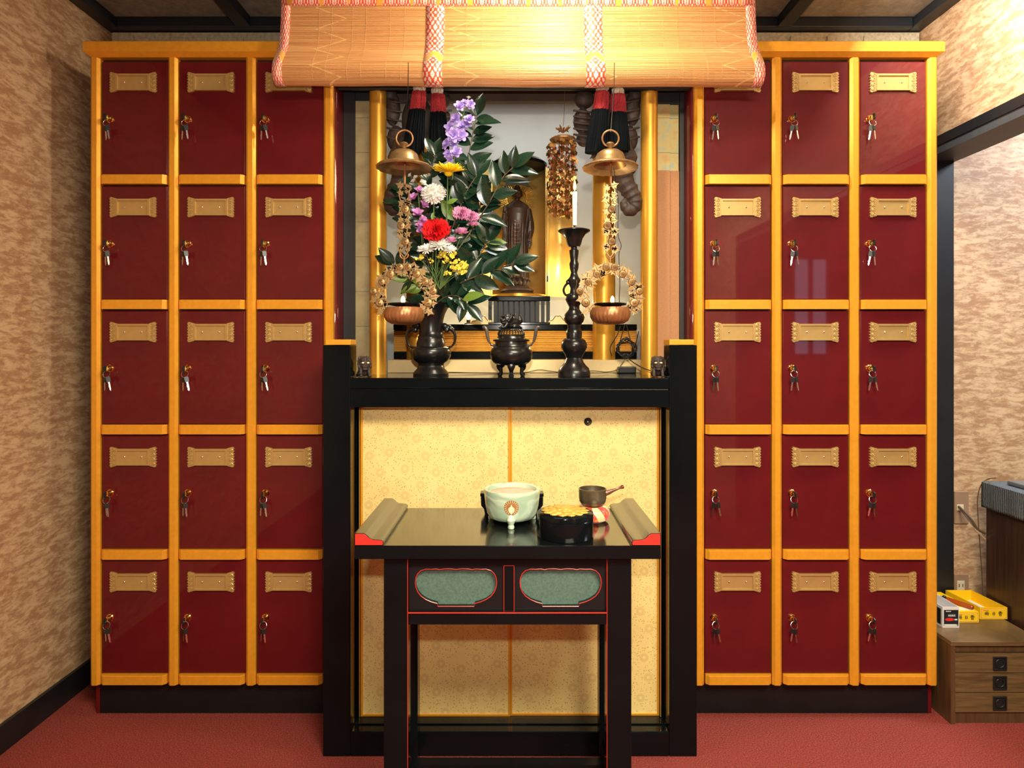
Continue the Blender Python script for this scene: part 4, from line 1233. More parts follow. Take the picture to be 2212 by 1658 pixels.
    MB().lathe([(0.004, zz(690)), (0.004, zz(664)), (34*k, zz(659)), (35*k, zz(656)), (34*k, zz(655)), (0, zz(660))], (cx, d, 0), 32).build('lamp_dish', M['lacquer'], t)
    MB().lathe([(0.0025, zz(659)), (0.0055, zz(653)), (0.0062, zz(648)), (0.004, zz(643)), (0, zz(640))], (cx + 0.002, d-0.03, 0), 12).build('bulb', M['bulb'], t)
    point('lantern_light', (cx + 0.002, d-0.03, zz(636)), 0.10, (1.0, 0.60, 0.22), 0.006)
    return t
lantern(873, 'in front of the flower vase', 1)
LR = lantern(1318, 'beside the lit candle', 2)
MB().tube(spline([P(1345, 672, 1.87), P(1338, 650, 1.90), P(1339, 610, 1.91), P(1337, 550, 1.91), P(1342, 530, 1.91), P(1335, 505, 1.91), P(1336, 440, 1.91), P(1331, 400, 1.89), P(1325, 360, 1.86)], 6), 0.0012, 6).build('power_cord', M['cord_black'], LR)

# ------------------------------------------------------------------ vase
VD = 1.985
VC = Vector((X(931, VD), VD, ZS))
kv = VD/F
vase = thing('bronze_vase', 'tall dark bronze vase with two loop handles holding the flowers', 'vase', VC)
vp = [(0, 814), (38, 814), (38.5, 810), (36, 806), (30, 800), (27.5, 793), (29, 788), (36, 783), (42, 775), (43.5, 768), (43, 760), (41, 756), (38, 754), (31, 752), (31, 745), (29, 738), (28, 735), (28.5, 731), (26, 728), (25, 720), (25, 705), (27, 693), (31, 680), (38, 667), (45, 661), (46, 659), (44, 659), (35, 668), (28, 684), (24, 700), (22, 716), (0, 718)]
VZ0 = Z(814, VD)
MB().lathe([(r*kv, Z(y, VD) - VZ0 + ZS + 0.0003) for r, y in vp], (VC.x, VC.y, 0), 48).build('body', M['dark_bronze'], vase)
VZ = ZS - VZ0                      # lift so that the foot rests on the shelf
for s in (-1, 1):
    q = lambda ox, y: Vector((VC.x + s*ox*kv, VC.y, Z(y, VD) + VZ))
    m = MB(); m.tube(spline([q(24, 706), q(34, 710), q(46, 716), q(52, 728), q(51, 742), q(44, 752), q(32, 755)], 5),
                     [0.0065, 0.008, 0.0095, 0.0105, 0.010, 0.009, 0.0085, 0.008, 0.0075, 0.007, 0.0065, 0.006, 0.0055, 0.005, 0.0048, 0.0045, 0.0045, 0.0042, 0.004, 0.0038, 0.0036, 0.0034, 0.0033, 0.0032, 0.0032, 0.0032, 0.0034, 0.0036, 0.004, 0.004, 0.004], 10)
    m.ell(q(36, 712), (0.013, 0.0105, 0.011), 12, 8)
    for e in (-1, 1):
        m.ell(q(34, 716) + Vector((0, e*0.011, 0)), (0.007, 0.003, 0.009), 8, 6)
    m.build('handle', M['dark_bronze'], vase)

# ------------------------------------------------------------------ flowers
MOUTH = Vector((VC.x, VC.y, Z(672, VD) + VZ))
def petal(L, W, cup=0.25, curl=0.0):
    # local petal along +Y, normal +Z
    rows = []
    for u in range(4):
        t_ = u/3
        w = W*math.sin(PI*(0.12 + 0.76*t_)) * (0.55 + 0.45*t_)
        for v in (-1, 0, 1):
            rows.append(Vector((w*v, L*t_, cup*abs(v)*w + curl*L*t_*t_)))
    return rows, [(u*3+v, u*3+v+1, u*3+v+4, u*3+v+3) for u in range(3) for v in (0, 1)]
def whorl(m, M3, c, n_, r0, L, W, tilt, cup=0.25, curl=0.0, ph=0.0, rr=None):
    for i in range(n_):
        a = 2*PI*i/n_ + ph + (rr.uniform(-.12, .12) if rr else 0)
        tl = tilt + (rr.uniform(-.12, .12) if rr else 0)
        LL = L*(rr.uniform(0.88, 1.1) if rr else 1)
        vs_, fs = petal(LL, W, cup, curl)
        Q = Matrix.Rotation(a, 3, 'Z') @ Matrix.Rotation(tl, 3, 'X')
        m.add([c + M3 @ (Q @ p + Matrix.Rotation(a, 3, 'Z') @ Vector((0, r0, 0))) for p in vs_], fs)
def bloom_mesh(kind, seed=0):
    rr = random.Random(seed); m = MB(); I = Matrix.Identity(3); O = Vector((0, 0, 0))
    if kind == 'stock':
        whorl(m, I, O, 6, 0.001, 0.021, 0.0095, 0.10, 0.3, 0.05, 0, rr)
        whorl(m, I, O + Vector((0, 0, .002)), 6, 0.001, 0.016, 0.008, 0.5, 0.4, 0.1, 0.5, rr)
        whorl(m, I, O + Vector((0, 0, .003)), 5, 0.001, 0.010, 0.006, 0.95, 0.5, 0.1, 0.2, rr)
        mats = [M['purple']]
    elif kind in ('mauve', 'bud'):
        n_ = 5
        whorl(m, I, O, n_, 0.001, 0.015, 0.0075, 0.75, 0.6, -0.1, 0, rr)
        whorl(m, I, O, 4, 0.0005, 0.013, 0.006, 1.15, 0.6, -0.1, 0.5, rr)
        mats = [M['mauve']]
    elif kind == 'yellow':
        for j, (n_, L, tl) in enumerate(((26, 0.042, 0.14), (24, 0.040, 0.26), (20, 0.036, 0.42), (16, 0.030, 0.62), (12, 0.022, 0.85))):
            whorl(m, I, Vector((0, 0, 0.001*j)), n_, 0.004, L, 0.0040, tl, 0.5, 0.06, 0.13*j, rr)
        m.ell((0, 0, -0.003), (0.011, 0.011, 0.008), 12, 8)
        mats = [M['yellow_petal']]
    elif kind == 'pompon':
        for j in range(12):
            tl = -1.1 + 2.5*j/11
            n_ = max(5, int(26*math.cos(tl*0.75)))
            whorl(m, I, Vector((0, 0, 0)), n_, 0.010*math.cos(tl), 0.024, 0.0042, tl, 0.9, 0.22, 0.21*j, rr)
        m.ell((0, 0, 0), 0.022, 16, 12)
        mats = [M['white_petal']]
    elif kind == 'carnation':
        for j, (n_, L, tl) in enumerate(((10, 0.038, -0.05), (10, 0.036, 0.25), (9, 0.032, 0.55), (8, 0.027, 0.85), (6, 0.020, 1.15))):
            for i in range(n_):
                a = 2*PI*i/n_ + 0.3*j
                rows = []; cols = 7
                for u in range(4):
                    t_ = u/3; w = L*0.42*(0.2 + 0.8*t_)
                    for v in range(cols):
                        s_ = -1 + 2*v/(cols-1)
                        rows.append(Vector((w*s_, L*t_*(1 - 0.12*s_*s_ + ((0.16*(v % 2) + rr.uniform(-.08, .08)) if u == 3 else 0)), 0.0075*t_*((v % 2)*2-1) + rr.uniform(-.002, .002)*t_)))
                Q = Matrix.Rotation(a, 3, 'Z') @ Matrix.Rotation(tl + rr.uniform(-.15, .15), 3, 'X')
                m.add([Q @ p for p in rows], [(u*cols+v, u*cols+v+1, (u+1)*cols+v+1, (u+1)*cols+v) for u in range(3) for v in range(cols-1)])
        m.cur = 1; m.lathe([(0.003, -0.022), (0.008, -0.018), (0.010, -0.004), (0.0, 0.0)], (0, 0, 0), 12)
        mats = [M['red_petal'], M['stem']]
    elif kind == 'mum':
        for j, (n_, L, tl) in enumerate(((18, 0.017, 0.10), (18, 0.017, 0.40), (15, 0.016, 0.72), (11, 0.014, 1.0), (7, 0.011, 1.3))):
            whorl(m, I, Vector((0, 0, 0)), n_, 0.003, L, 0.0026, tl, 0.6, 0.1, 0.17*j, rr)
        m.cur = 1; m.lathe([(0.002, -0.008), (0.005, -0.006), (0.006, -0.001), (0, 0.001)], (0, 0, 0), 10)
        mats = [M['pink'], M['stem']]
    elif kind == 'daisy':
        for j, (n_, L, tl) in enumerate(((20, 0.022, 0.05), (20, 0.022, 0.28), (16, 0.019, 0.55), (11, 0.014, 0.9))):
            whorl(m, I, Vector((0, 0, 0)), n_, 0.003, L, 0.0030, tl, 0.5, 0.05, 0.17*j, rr)
        m.cur = 1; m.lathe([(0.002, -0.008), (0.005, -0.006), (0.006, -0.001), (0, 0.001)], (0, 0, 0), 10)
        mats = [M['white_petal'], M['stem']]
    elif kind == 'statice':
        for i in range(16):
            p = Vector((rr.uniform(-.016, .016), rr.uniform(-.008, .008), rr.uniform(-.004, .006)))
            whorl(m, align((rr.uniform(-.5, .5), rr.uniform(-1, 0), 1)), p, 5, 0.0004, 0.0062, 0.0028, 0.7, 0.5, 0, rr.uniform(0, 1), rr)
        mats = [M['pale_yellow']]
    me = m.mesh('bloom_' + kind, mats, smooth=True, ang=50)
    return me
def leaf_mesh():
    m = MB(); rows = []
    n_ = 8
    for u in range(n_+1):
        t_ = u/n_
        w = 0.25*math.sin(PI*t_**0.85)**0.9 if 0 < t_ < 1 else 0.004
        for v in range(5):
            s_ = -1 + v/2
            rows.append(Vector((w*s_, t_, 0.12*abs(s_)**1.3*w*2 - 0.16*t_*t_ + (-0.012 if v == 2 else 0))))
    m.add(rows, [(u*5+v, u*5+v+1, u*5+v+6, u*5+v+5) for u in range(n_) for v in range(4)])
    return m.mesh('leaf', M['leaf'], ang=70)
LEAF = leaf_mesh()
LEAF_L = LEAF.copy(); LEAF_L.materials.clear(); LEAF_L.materials.append(M['leaf_light'])
BL = {k: bloom_mesh(k, i) for i, k in enumerate(('stock', 'mauve', 'yellow', 'pompon', 'carnation', 'mum', 'daisy', 'statice'))}
BL['pinkcarn'] = BL['carnation'].copy(); BL['pinkcarn'].materials.clear()
for mm_ in (M['pink'], M['stem']): BL['pinkcarn'].materials.append(mm_)
BL['whitebud'] = BL['mauve'].copy(); BL['whitebud'].materials.clear(); BL['whitebud'].materials.append(M['white_petal'])

def flower(name, label, cat, pts, r=0.0018, group='flowers in the bronze vase', mat='stem'):
    # pts: list of (px, py, d); a stem from the vase mouth through them
    W = [P(*p) for p in pts]
    t = thing(name, label, cat, MOUTH + Vector((0, 0, -0.02)), group)
    path = spline([MOUTH + Vector(((W[0].x-MOUTH.x)*0.1, (W[0].y-MOUTH.y)*0.1, -0.02)), MOUTH + Vector(((W[0].x-MOUTH.x)*0.25, (W[0].y-MOUTH.y)*0.3, 0.012))] + W, 6)
    MB().tube(path, r, 6).build('stem', M[mat], t)
    return t, path
def put(t, name, me, p, dirv, scale=1.0, roll=0.0):
    Q = align(dirv, roll)
    o = inst(name, me, t, p - t.location)
    o.rotation_euler = Q.to_euler(); o.scale = (scale,)*3
    return o
def put_leaf(t, p, dirv, L, face, me=None):
    y = Vector(dirv).normalized(); z = Vector(face) - y*Vector(face).dot(y)
    z.normalize(); x = y.cross(z)
    Q = Matrix((x, y, z)).transposed()
    o = inst('leaf', me or LEAF, t, p - t.location)
    o.rotation_euler = Q.to_euler(); o.scale = (L, L, L)
    return o
rf = random.Random(21)
D0 = 1.93
# lilac stock
t, path = flower('stock_flower', 'tall spike of lilac purple blossoms at the top of the arrangement', 'flower', [(950, 560, 1.95), (975, 400, 1.93), (985, 310, 1.92), (1000, 250, 1.92), (1013, 212, 1.92)])
for px, py, s in ((993, 230, .85), (1003, 222, .55), (1016, 226, .75), (985, 258, 1.05), (1014, 258, .85), (972, 276, .85), (998, 275, 1.0), (980, 292, 1.15), (996, 292, 1.05), (966, 312, .95), (982, 312, .8), (968, 332, .75), (986, 330, .95), (972, 345, .6), (1008, 268, .8)):
    put(t, 'blossom', BL['stock'], P(px, py, 1.905 + rf.uniform(-.008, .012)), (rf.uniform(-.5, .5) + (px-990)/40, -1, rf.uniform(-.1, .5)), s*0.95, rf.uniform(0, 6))
put(t, 'blossom', BL['whitebud'], P(1012, 213, 1.915), (0, -0.2, 1), 0.6)
# mauve stock
t, path = flower('stock_flower', 'thin spike of mauve and white buds left of the white pompon flower', 'flower', [(915, 560, 1.93), (908, 470, 1.91), (902, 410, 1.905), (895, 378, 1.905)])
for px, py, s, k in ((888, 380, .5, 'whitebud'), (899, 385, .5, 'whitebud'), (895, 393, .6, 'whitebud'), (911, 398, .8, 'whitebud'), (888, 411, .9, 'whitebud'), (906, 415, 1.0, 'mauve'), (896, 430, 1.1, 'mauve'), (913, 445, 1.0, 'mauve'), (903, 465, 1.2, 'mauve'), (912, 478, 1.0, 'mauve'), (907, 490, 1.0, 'mauve'), (908, 502, 1.1, 'mauve'), (915, 508, 1.0, 'mauve')):
    put(t, 'blossom', BL[k], P(px, py, 1.895), ((px-902)/14, -0.8, 0.6), s*1.25, rf.uniform(0, 6))
# the large single flowers
t, path = flower('chrysanthemum', 'wide bright yellow chrysanthemum below the purple spike', 'flower', [(962, 540, 1.94), (966, 430, 1.92), (967, 378, 1.91)])
put(t, 'bloom', BL['yellow'], P(969, 372, 1.875), (0.05, -0.36, 1), 1.1)
for py, sx in ((400, 1), (415, -1), (440, 1)): put_leaf(t, P(966, py, 1.918), (sx, -.2, .5), 0.035, (0, -1, .4), LEAF_L if py == 440 else LEAF)
t, path = flower('chrysanthemum', 'round white pompon chrysanthemum', 'flower', [(935, 560, 1.93), (937, 480, 1.91), (937, 440, 1.905)])
put(t, 'bloom', BL['pompon'], P(936, 419, 1.89), (0.0, -0.8, 1), 1.08)
t, path = flower('carnation', 'ruffled red carnation in the middle of the arrangement', 'flower', [(940, 590, 1.92), (942, 540, 1.90), (942, 512, 1.895)])
put(t, 'bloom', BL['carnation'], P(942, 497, 1.885), (0.0, -0.85, 0.75), 1.0)
put_leaf(t, P(934, 475, 1.87), (0.1, -.2, 1), 0.022, (0, -1, .2), LEAF_L)
for px, py, s, lb in ((998, 462, .62, 'large ruffled pink carnation right of the leaves'), (1018, 468, .50, 'smaller pink carnation at the right edge of the pink cluster')):
    t, path = flower('carnation', lb, 'flower', [(950, 590, 1.94), (975, 530, 1.92), (px-6, py+22, 1.91)], 0.0014)
    put(t, 'bloom', BL['pinkcarn'], P(px, py, 1.885), (0.2, -0.6, 0.9), s*1.1)
for px, py, s, lb in ((1022, 486, .75, 'tiny pink chrysanthemum just below the pink carnations'), (997, 503, .95, 'small pink chrysanthemum between the leaves'), (974, 521, .80, 'half open pink chrysanthemum beside the white daisies')):
    t, path = flower('chrysanthemum', lb, 'flower', [(955, 600, 1.93), (975, 560, 1.915), (px-2, py+10, 1.905)], 0.0012)
    put(t, 'bloom', BL['mum'], P(px, py, 1.885), (0.1, -0.45, 1), s*1.15)
for px, py, s, lb in ((921, 540, .9, 'white daisy chrysanthemum at the left of the white group'), (950, 530, 1.15, 'largest white daisy chrysanthemum below the red carnation'), (972, 540, .7, 'small white daisy chrysanthemum at the right of the white group')):
    t, path = flower('chrysanthemum', lb, 'flower', [(940, 610, 1.92), ((px+940)/2, 575, 1.905), (px, py+10, 1.895)], 0.0013)
    put(t, 'bloom', BL['daisy'], P(px, py, 1.880), (0.0, -0.6, 0.9), s*1.2)
t, path = flower('statice', 'bunch of small pale yellow statice clusters above the vase mouth', 'flower', [(945, 620, 1.92), (955, 585, 1.90), (963, 560, 1.89)], 0.0014)
for px, py, s in ((908, 556, .7), (955, 560, 1.0), (968, 552, 1.0), (976, 547, .7), (963, 545, .7), (930, 564, .5), (983, 566, .6), (990, 577, .9), (1004, 573, .9), (1003, 586, .9), (985, 588, .6), (966, 592, .5), (918, 590, .5), (969, 590, .55), (982, 578, .6)):
    put(t, 'cluster', BL['statice'], P(px, py, 1.885), (0, -0.7, 1), s*1.35, rf.uniform(0, 6))
    MB().tube(spline([P(950, 625, 1.915), P((px+952)/2, (py+605)/2+4, 1.90), P(px, py+4, 1.888)], 4), 0.0010, 5).build('sprig', M['stem'], t)
# plain stems over the mouth are those of the flowers; dark leafy branches follow
def branch(label, pts, n_leaf, L, spread, seed, side_bias=0.0, light=0.0, start=0.35):
    rr = random.Random(seed)
    t, path = flower('leafy_branch', label, 'branch', pts, 0.0017, 'leafy branches in the vase', 'twig')
    N = len(path)
    for i in range(n_leaf):
        f = start + (1-start)*(i+0.6)/n_leaf
        k = min(N-2, int(f*(N-1)))
        p = path[k].lerp(path[k+1], 0.5); tan = (path[k+1]-path[k]).normalized()
        s = 1 if i % 2 else -1
        side = tan.cross(Vector((0, 1, 0))).normalized()
        dirv = tan*rr.uniform(0.15, 0.9) + side*s*spread*rr.uniform(0.7, 1.2) + Vector((side_bias, rr.uniform(-0.55, 0.15), rr.uniform(-0.25, 0.25)))
        put_leaf(t, p, dirv, L*rr.uniform(0.8, 1.15), (rr.uniform(-.5, .5), -1, rr.uniform(0.0, 0.9)), LEAF_L if rr.random() < light else LEAF)
    put_leaf(t, path[-1], path[-1]-path[-2], L, (0, -1, 0.5))
branch('leafy branch reaching highest behind the purple spike', [(965, 560, 1.97), (1000, 430, 1.97), (1012, 340, 1.97), (1022, 285, 1.97), (1030, 250, 1.97)], 18, 0.076, 0.9, 1, 0.25, 0, 0.42)
branch('leafy branch arching in front of the shrine lid', [(970, 590, 1.97), (1010, 510, 1.96), (1055, 440, 1.94), (1085, 385, 1.93), (1108, 362, 1.92)], 12, 0.078, 0.85, 2, 0.1, 0, 0.34)
branch('leafy branch pointing right in front of the statue', [(980, 620, 1.95), (1020, 600, 1.93), (1070, 582, 1.92), (1110, 568, 1.91)], 11, 0.076, 0.85, 3, 0.3, 0, 0.34)
branch('leafy branch reaching left over the wreath of the lantern', [(915, 620, 1.97), (880, 590, 1.98), (850, 572, 1.98)], 9, 0.066, 0.9, 4, -0.3, 0.1, 0.4)
branch('leafy branch behind the left lantern chain', [(915, 580, 1.98), (895, 500, 1.99), (880, 440, 1.99), (878, 415, 1.99)], 22, 0.064, 0.95, 5, -0.1, 0.12, 0.35)
branch('leafy branch drooping right beside the vase mouth', [(965, 640, 1.95), (990, 640, 1.93), (1010, 658, 1.92)], 10, 0.068, 0.9, 6, 0.2, 0.1, 0.35)
branch('leafy branch filling the middle behind the red carnation', [(950, 590, 1.985), (965, 500, 1.985), (985, 430, 1.985), (990, 390, 1.985)], 34, 0.072, 1.0, 7, 0.0, 0.06, 0.3)
branch('leafy branch behind the pink carnations', [(960, 600, 1.98), (1000, 530, 1.975), (1030, 470, 1.97), (1040, 430, 1.97)], 26, 0.076, 0.95, 8, 0.1, 0, 0.3)
branch('leafy branch rising left of the yellow chrysanthemum', [(930, 560, 1.98), (925, 440, 1.98), (932, 370, 1.97), (940, 335, 1.97)], 18, 0.060, 0.85, 9, 0.0, 0.1, 0.4)
branch('leafy branch low behind the yellow statice', [(965, 630, 1.975), (1010, 590, 1.97), (1040, 545, 1.965), (1055, 520, 1.96)], 26, 0.074, 0.95, 10, 0.15, 0.05, 0.25)
branch('leafy branch in the deep middle of the arrangement', [(935, 600, 1.99), (940, 520, 2.0), (950, 450, 2.0)], 36, 0.070, 1.0, 12, 0.0, 0.12, 0.25)

branch('leafy branch spreading behind the white pompon flower', [(930, 600, 1.96), (915, 520, 1.955), (905, 450, 1.955), (915, 415, 1.955)], 20, 0.060, 0.95, 13, 0.0, 0.2, 0.3)
branch('leafy branch low at the left of the vase mouth', [(925, 640, 1.97), (900, 615, 1.96), (880, 600, 1.95)], 12, 0.058, 0.95, 14, -0.1, 0.15, 0.3)
branch('leafy branch between the yellow chrysanthemum and the shrine', [(955, 560, 1.95), (985, 470, 1.95), (1010, 410, 1.95), (1030, 380, 1.95)], 20, 0.068, 0.95, 15, 0.05, 0.05, 0.4)
# ------------------------------------------------------------------ candlestick, candle
def candlestick():
    d = 1.915; k = d/F; cx = X(1240, d)
    raw = [(1587, 165), (1540, 165), (1530, 160), (1502, 150), (1470, 118), (1440, 96), (1400, 80), (1370, 90), (1340, 110), (1295, 132), (1255, 132), (1225, 118), (1208, 104), (1200, 78), (1150, 82), (1112, 75), (1100, 66), (1060, 70), (1032, 95), (990, 108), (955, 97), (925, 70), (905, 56), (870, 55), (835, 74), (802, 88), (772, 76), (748, 46), (690, 40), (645, 60), (602, 68), (572, 45), (530, 31), (485, 44), (440, 48), (405, 36), (350, 44), (300, 48), (290, 31), (272, 31), (266, 58), (235, 73), (180, 88), (135, 118), (108, 162), (97, 164), (90, 140), (96, 60), (100, 0)]
    z0 = Z(480+1587/4.736, d)
    lift = ZS + 0.0003 - z0
    t = thing('candlestick', 'tall black turned bronze candlestick on the altar shelf', 'candlestick', (cx, d, ZS))
    foot = [(0, z0+lift)]
    prof = foot + [(r/4.736*k, Z(480+y/4.736, d)+lift) for y, r in raw]
    MB().lathe(prof, (cx, d, 0), 44).build('shaft', M['dark_bronze'], t)
    zc = lambda py: Z(py, d) + lift
    m = MB(); m.tube(spline([(cx-0.012, d, zc(612)), (cx-0.024, d, zc(618)), (cx-0.031, d, zc(630)), (cx-0.024, d, zc(640)), (cx-0.012, d, zc(638))], 5), 0.0035, 8)
    m.tube(spline([(cx-0.018, d-0.004, zc(617)), (cx-0.022, d-0.006, zc(612)), (cx-0.014, d-0.006, zc(606))], 4), 0.003, 8)
    m.build('dragon_ornament', M['dark_bronze'], t)
    MB().lathe([(0.0024, zc(501)), (0.0006, zc(478))], (cx+0.002, d, 0), 8).build('spike', M['dark_bronze'], t)
    c = thing('candle', 'burning white candle on the black candlestick', 'candle', (cx+0.002, d, zc(490)))
    MB().lathe([(0.0066, zc(490)), (0.0075, zc(420)), (0.0070, zc(417.5)), (0.0, zc(418.5))], (cx+0.002, d, 0), 20).build('wax', M['candle'], c)
    MB().lathe([(0.0008, zc(418)), (0.0008, zc(412))], (cx+0.002, d, 0), 6).build('wick', M['cord_black'], c)
    MB().lathe([(0.0, zc(416)), (0.0040, zc(411)), (0.0048, zc(406)), (0.0030, zc(397)), (0.0, zc(389))], (cx+0.002, d, 0), 14).build('flame', M['flame'], c)
    point('candle_light', (cx+0.002, d-0.012, zc(404)), 0.35, (1.0, 0.62, 0.25), 0.006)
candlestick()

# ------------------------------------------------------------------ incense burner with lion lid
def lion_blob(b, c, s, seated=True):
    # small lion sculpted from overlapping forms around centre c (base centre), s = height, facing -Y
    V = lambda x, y, z: Vector(c) + Vector((x*s, y*s, z*s))
    b.ell(V(0, 0.18, 0.36), (0.36*s, 0.42*s, 0.36*s), 16, 12)
    b.ell(V(0, -0.10, 0.62), (0.40*s, 0.34*s, 0.36*s), 18, 12)
    b.ell(V(0, -0.40, 0.52), (0.24*s, 0.16*s, 0.15*s), 14, 10)
    b.ell(V(0, -0.53, 0.60), (0.10*s, 0.06*s, 0.06*s), 10, 8)
    b.ell(V(0, -0.38, 0.36), (0.22*s, 0.14*s, 0.07*s), 12, 8)
    for e in (-1, 1):
        b.ell(V(e*0.16, -0.40, 0.78), (0.12*s, 0.08*s, 0.06*s), 10, 8)
        b.ell(V(e*0.34, 0.0, 0.86), (0.09*s, 0.07*s, 0.10*s), 10, 8)
        b.tube([V(e*0.26, -0.20, 0.34), V(e*0.28, -0.34, 0.12), V(e*0.28, -0.42, 0.06)], [0.13*s, 0.11*s, 0.10*s], 10)
        b.ell(V(e*0.28, -0.46, 0.06), (0.12*s, 0.12*s, 0.07*s), 10, 8)
        b.ell(V(e*0.30, 0.28, 0.14), (0.16*s, 0.24*s, 0.15*s), 12, 8)
        for i in range(6):
            a = -0.5 + i*0.55
            b.ell(V(e*(0.38*math.cos(a*0.5)+0.02), -0.18+0.07*i, 0.42+0.5*math.sin(0.35+a*0.45)), 0.09*s, 8, 6)
    b.tube(spline([V(0, 0.52, 0.30), V(0, 0.62, 0.60), V(0, 0.52, 0.86)], 4), [0.10*s, 0.12*s, 0.14*s, 0.15*s, 0.14*s, 0.12*s, 0.10*s, 0.06*s, 0.03*s], 8)

def censer():
    d = 1.905; k = d/F; cx = X(1104.5, d)
    sc = 10.36
    lift = ZS + 0.0003 - Z(660+1610/sc, d)
    zc = lambda y: Z(660+y/sc, d) + lift
    t = thing('incense_burner', 'dark bronze three legged incense burner with curved handles and pierced lid', 'incense burner', (cx, d, ZS))
    B = M['dark_bronze']
    prof = [(0, 1365), (240, 1360), (330, 1345), (400, 1300), (450, 1235), (478, 1120), (470, 1060), (440, 990), (395, 945), (372, 935), (362, 900), (362, 835), (408, 825), (412, 785), (345, 778), (320, 760), (310, 720), (0, 720)]
    MB().lathe([(r/sc*k, zc(y)) for r, y in prof], (cx, d, 0), 44).build('body', B, t)
    lid = MB(); lid.lathe([(300/sc*k, zc(715)), (303/sc*k, zc(680)), (295/sc*k, zc(680)), (292/sc*k, zc(715))], (cx, d, 0), 40, close=True)
    for i in range(26):
        a = 2*PI*i/26
        pts = [(cx + r/sc*k*math.cos(a), d + r/sc*k*math.sin(a), zc(y)) for r, y in ((298, 690), (293, 650), (270, 600), (235, 570), (205, 558))]
        lid.tube(pts, 0.0017, 5)
    lid.lathe([(0, zc(568)), (228/sc*k, zc(575)), (222/sc*k, zc(556)), (190/sc*k, zc(545)), (0, zc(543))], (cx, d, 0), 36)
    lo = lid.build('pierced_lid', B, t)
    b = MB(); s = 0.046
    lion_blob(b, (0, 0, 0), s)
    Q = Matrix.Rotation(R(-62), 3, 'Z')
    b.v = [Vector((cx - 0.004, d, zc(546))) + Q @ Vector((v.x*0.75, v.y*1.25, v.z)) for v in b.v]
    b.build('lion_finial', B, lo, remesh=0.0014)
    for s in (-1, 1):
        q = lambda ox, y: Vector((cx + s*ox/sc*k, d, zc(y)))
        pts = spline([q(640, 520), q(600, 510), q(560, 560), q(535, 700), q(500, 830), q(440, 900), q(370, 918)], 5)
        n_ = len(pts)
        rad = [0.0020 + 0.0035*math.sin(PI*min(1, (i+2)/(n_*0.8)))**0.7 if i < n_*0.75 else 0.0042 for i in range(n_)]
        MB().tube(pts, rad, 10).build('handle', plain('worn_bronze_handle_%d' % (s+1), (0.11, 0.095, 0.085), 0.35, 0.4, 0.25, 50), t)
    for a in (-90, 30, 150):
        dv = Vector((math.cos(R(a)), math.sin(R(a)), 0))
        c = Vector((cx, d, 0))
        pts = [c + dv*0.034 + Vector((0, 0, zc(1330))), c + dv*0.040 + Vector((0, 0, zc(1400))), c + dv*0.036 + Vector((0, 0, zc(1480))), c + dv*0.036 + Vector((0, 0, zc(1560))), c + dv*0.042 + Vector((0, 0, zc(1585)))]
        MB().tube(spline(pts, 3), [0.012, 0.012, 0.0115, 0.0105, 0.009, 0.0075, 0.0062, 0.0055, 0.0055, 0.0060, 0.0070, 0.0078, 0.008], 10).build('leg', B, t)
censer()

# small lions at both ends of the shelf
def small_lion(px, nm, rot, w):
    d = 1.868
    p = Vector((X(px, d), d, ZS + 0.0004))
    t = thing('lion_figurine', 'small dark carved wooden lion with pale eyes %s' % nm, 'figurine', p, 'lion figurines on the altar shelf')
    s = 0.060
    b = MB(); lion_blob(b, (0, 0, 0.001), s)
    Q = Matrix.Rotation(R(rot), 3, 'Z')
    b.v = [p + Q @ Vector((v.x*0.72, v.y*0.72, v.z)) for v in b.v]
    lo_ = min(v.z for v in b.v)
    for v in b.v: v.z += p.z - lo_
    b.build('body', M['dark_wood'], t, remesh=0.0015)
    for e in (-1, 1):
        c = p + Q @ Vector((e*0.135*s*0.9, -0.47*s*0.80, 0.685*s))
        MB().ell(c, (0.0042, 0.0026, 0.0026), 10, 6, Q).build('eye', plain('glass_eye_%s%d' % (nm[:5], e), (0.85, 0.72, 0.50), 0.15), t)
small_lion(787, 'next to the left gold capped post', 22, 1)
small_lion(1421, 'next to the right gold capped post', -8, 1)

# cords on the shelf and beside the right column
z_ = ZS
def cord(name, label, pts, r, mat, group=None):
    o = MB().tube(spline(pts, 6), r, 6).build(name, M[mat]); tag(o, label, 'cord', group); return o
sh = lambda px, py, d, up=0.0: P(px, py, d)
cord('electric_cord', 'thin brown cord lying along the altar shelf behind the burner', [(X(px, 2.10), 2.10 - 0.02*math.sin(i), ZS + 0.0016 + h) for i, (px, h) in enumerate(((900, 0), (960, 0.004), (1020, 0.002), (1075, 0), (1130, 0.001), (1165, 0.010), (1195, 0.005), (1230, 0.0), (1275, 0.008), (1310, 0.004), (1335, 0.012), (1350, 0.040)))], 0.0015, 'cord_brown')
cord('electric_cord', 'black cord looping from the coil past the right pillar to the lion', [P(1352, 770, 2.06), P(1372, 785, 2.01), P(1390, 795, 1.985), P(1405, 800, 1.95)], 0.0016, 'cord_black')
ct = thing('cord_coil', 'tangled coil of black electric cord beside the right gold column', 'cord', P(1352, 776, 2.15))
rr = random.Random(8)
m = MB()
for i in range(9):
    pts = []
    for j in range(9):
        a = 2*PI*j/9 + i
        pts.append(P(1352 + 22*math.cos(a)*rr.uniform(.6, 1.1), 752 + 22*math.sin(a)*rr.uniform(.5, 1.1), 2.135 + 0.012*math.sin(2*a+i)))
    m.tube(spline(pts + [pts[0]], 4), 0.0016, 5)
m.build('loops', M['cord_black'], ct)
m = MB(); m.tube(spline([P(1336, 748, 2.14), P(1344, 722, 2.14), P(1352, 700, 2.14), P(1362, 735, 2.14), P(1370, 750, 2.14), P(1380, 715, 2.14)], 6), 0.0016, 5)
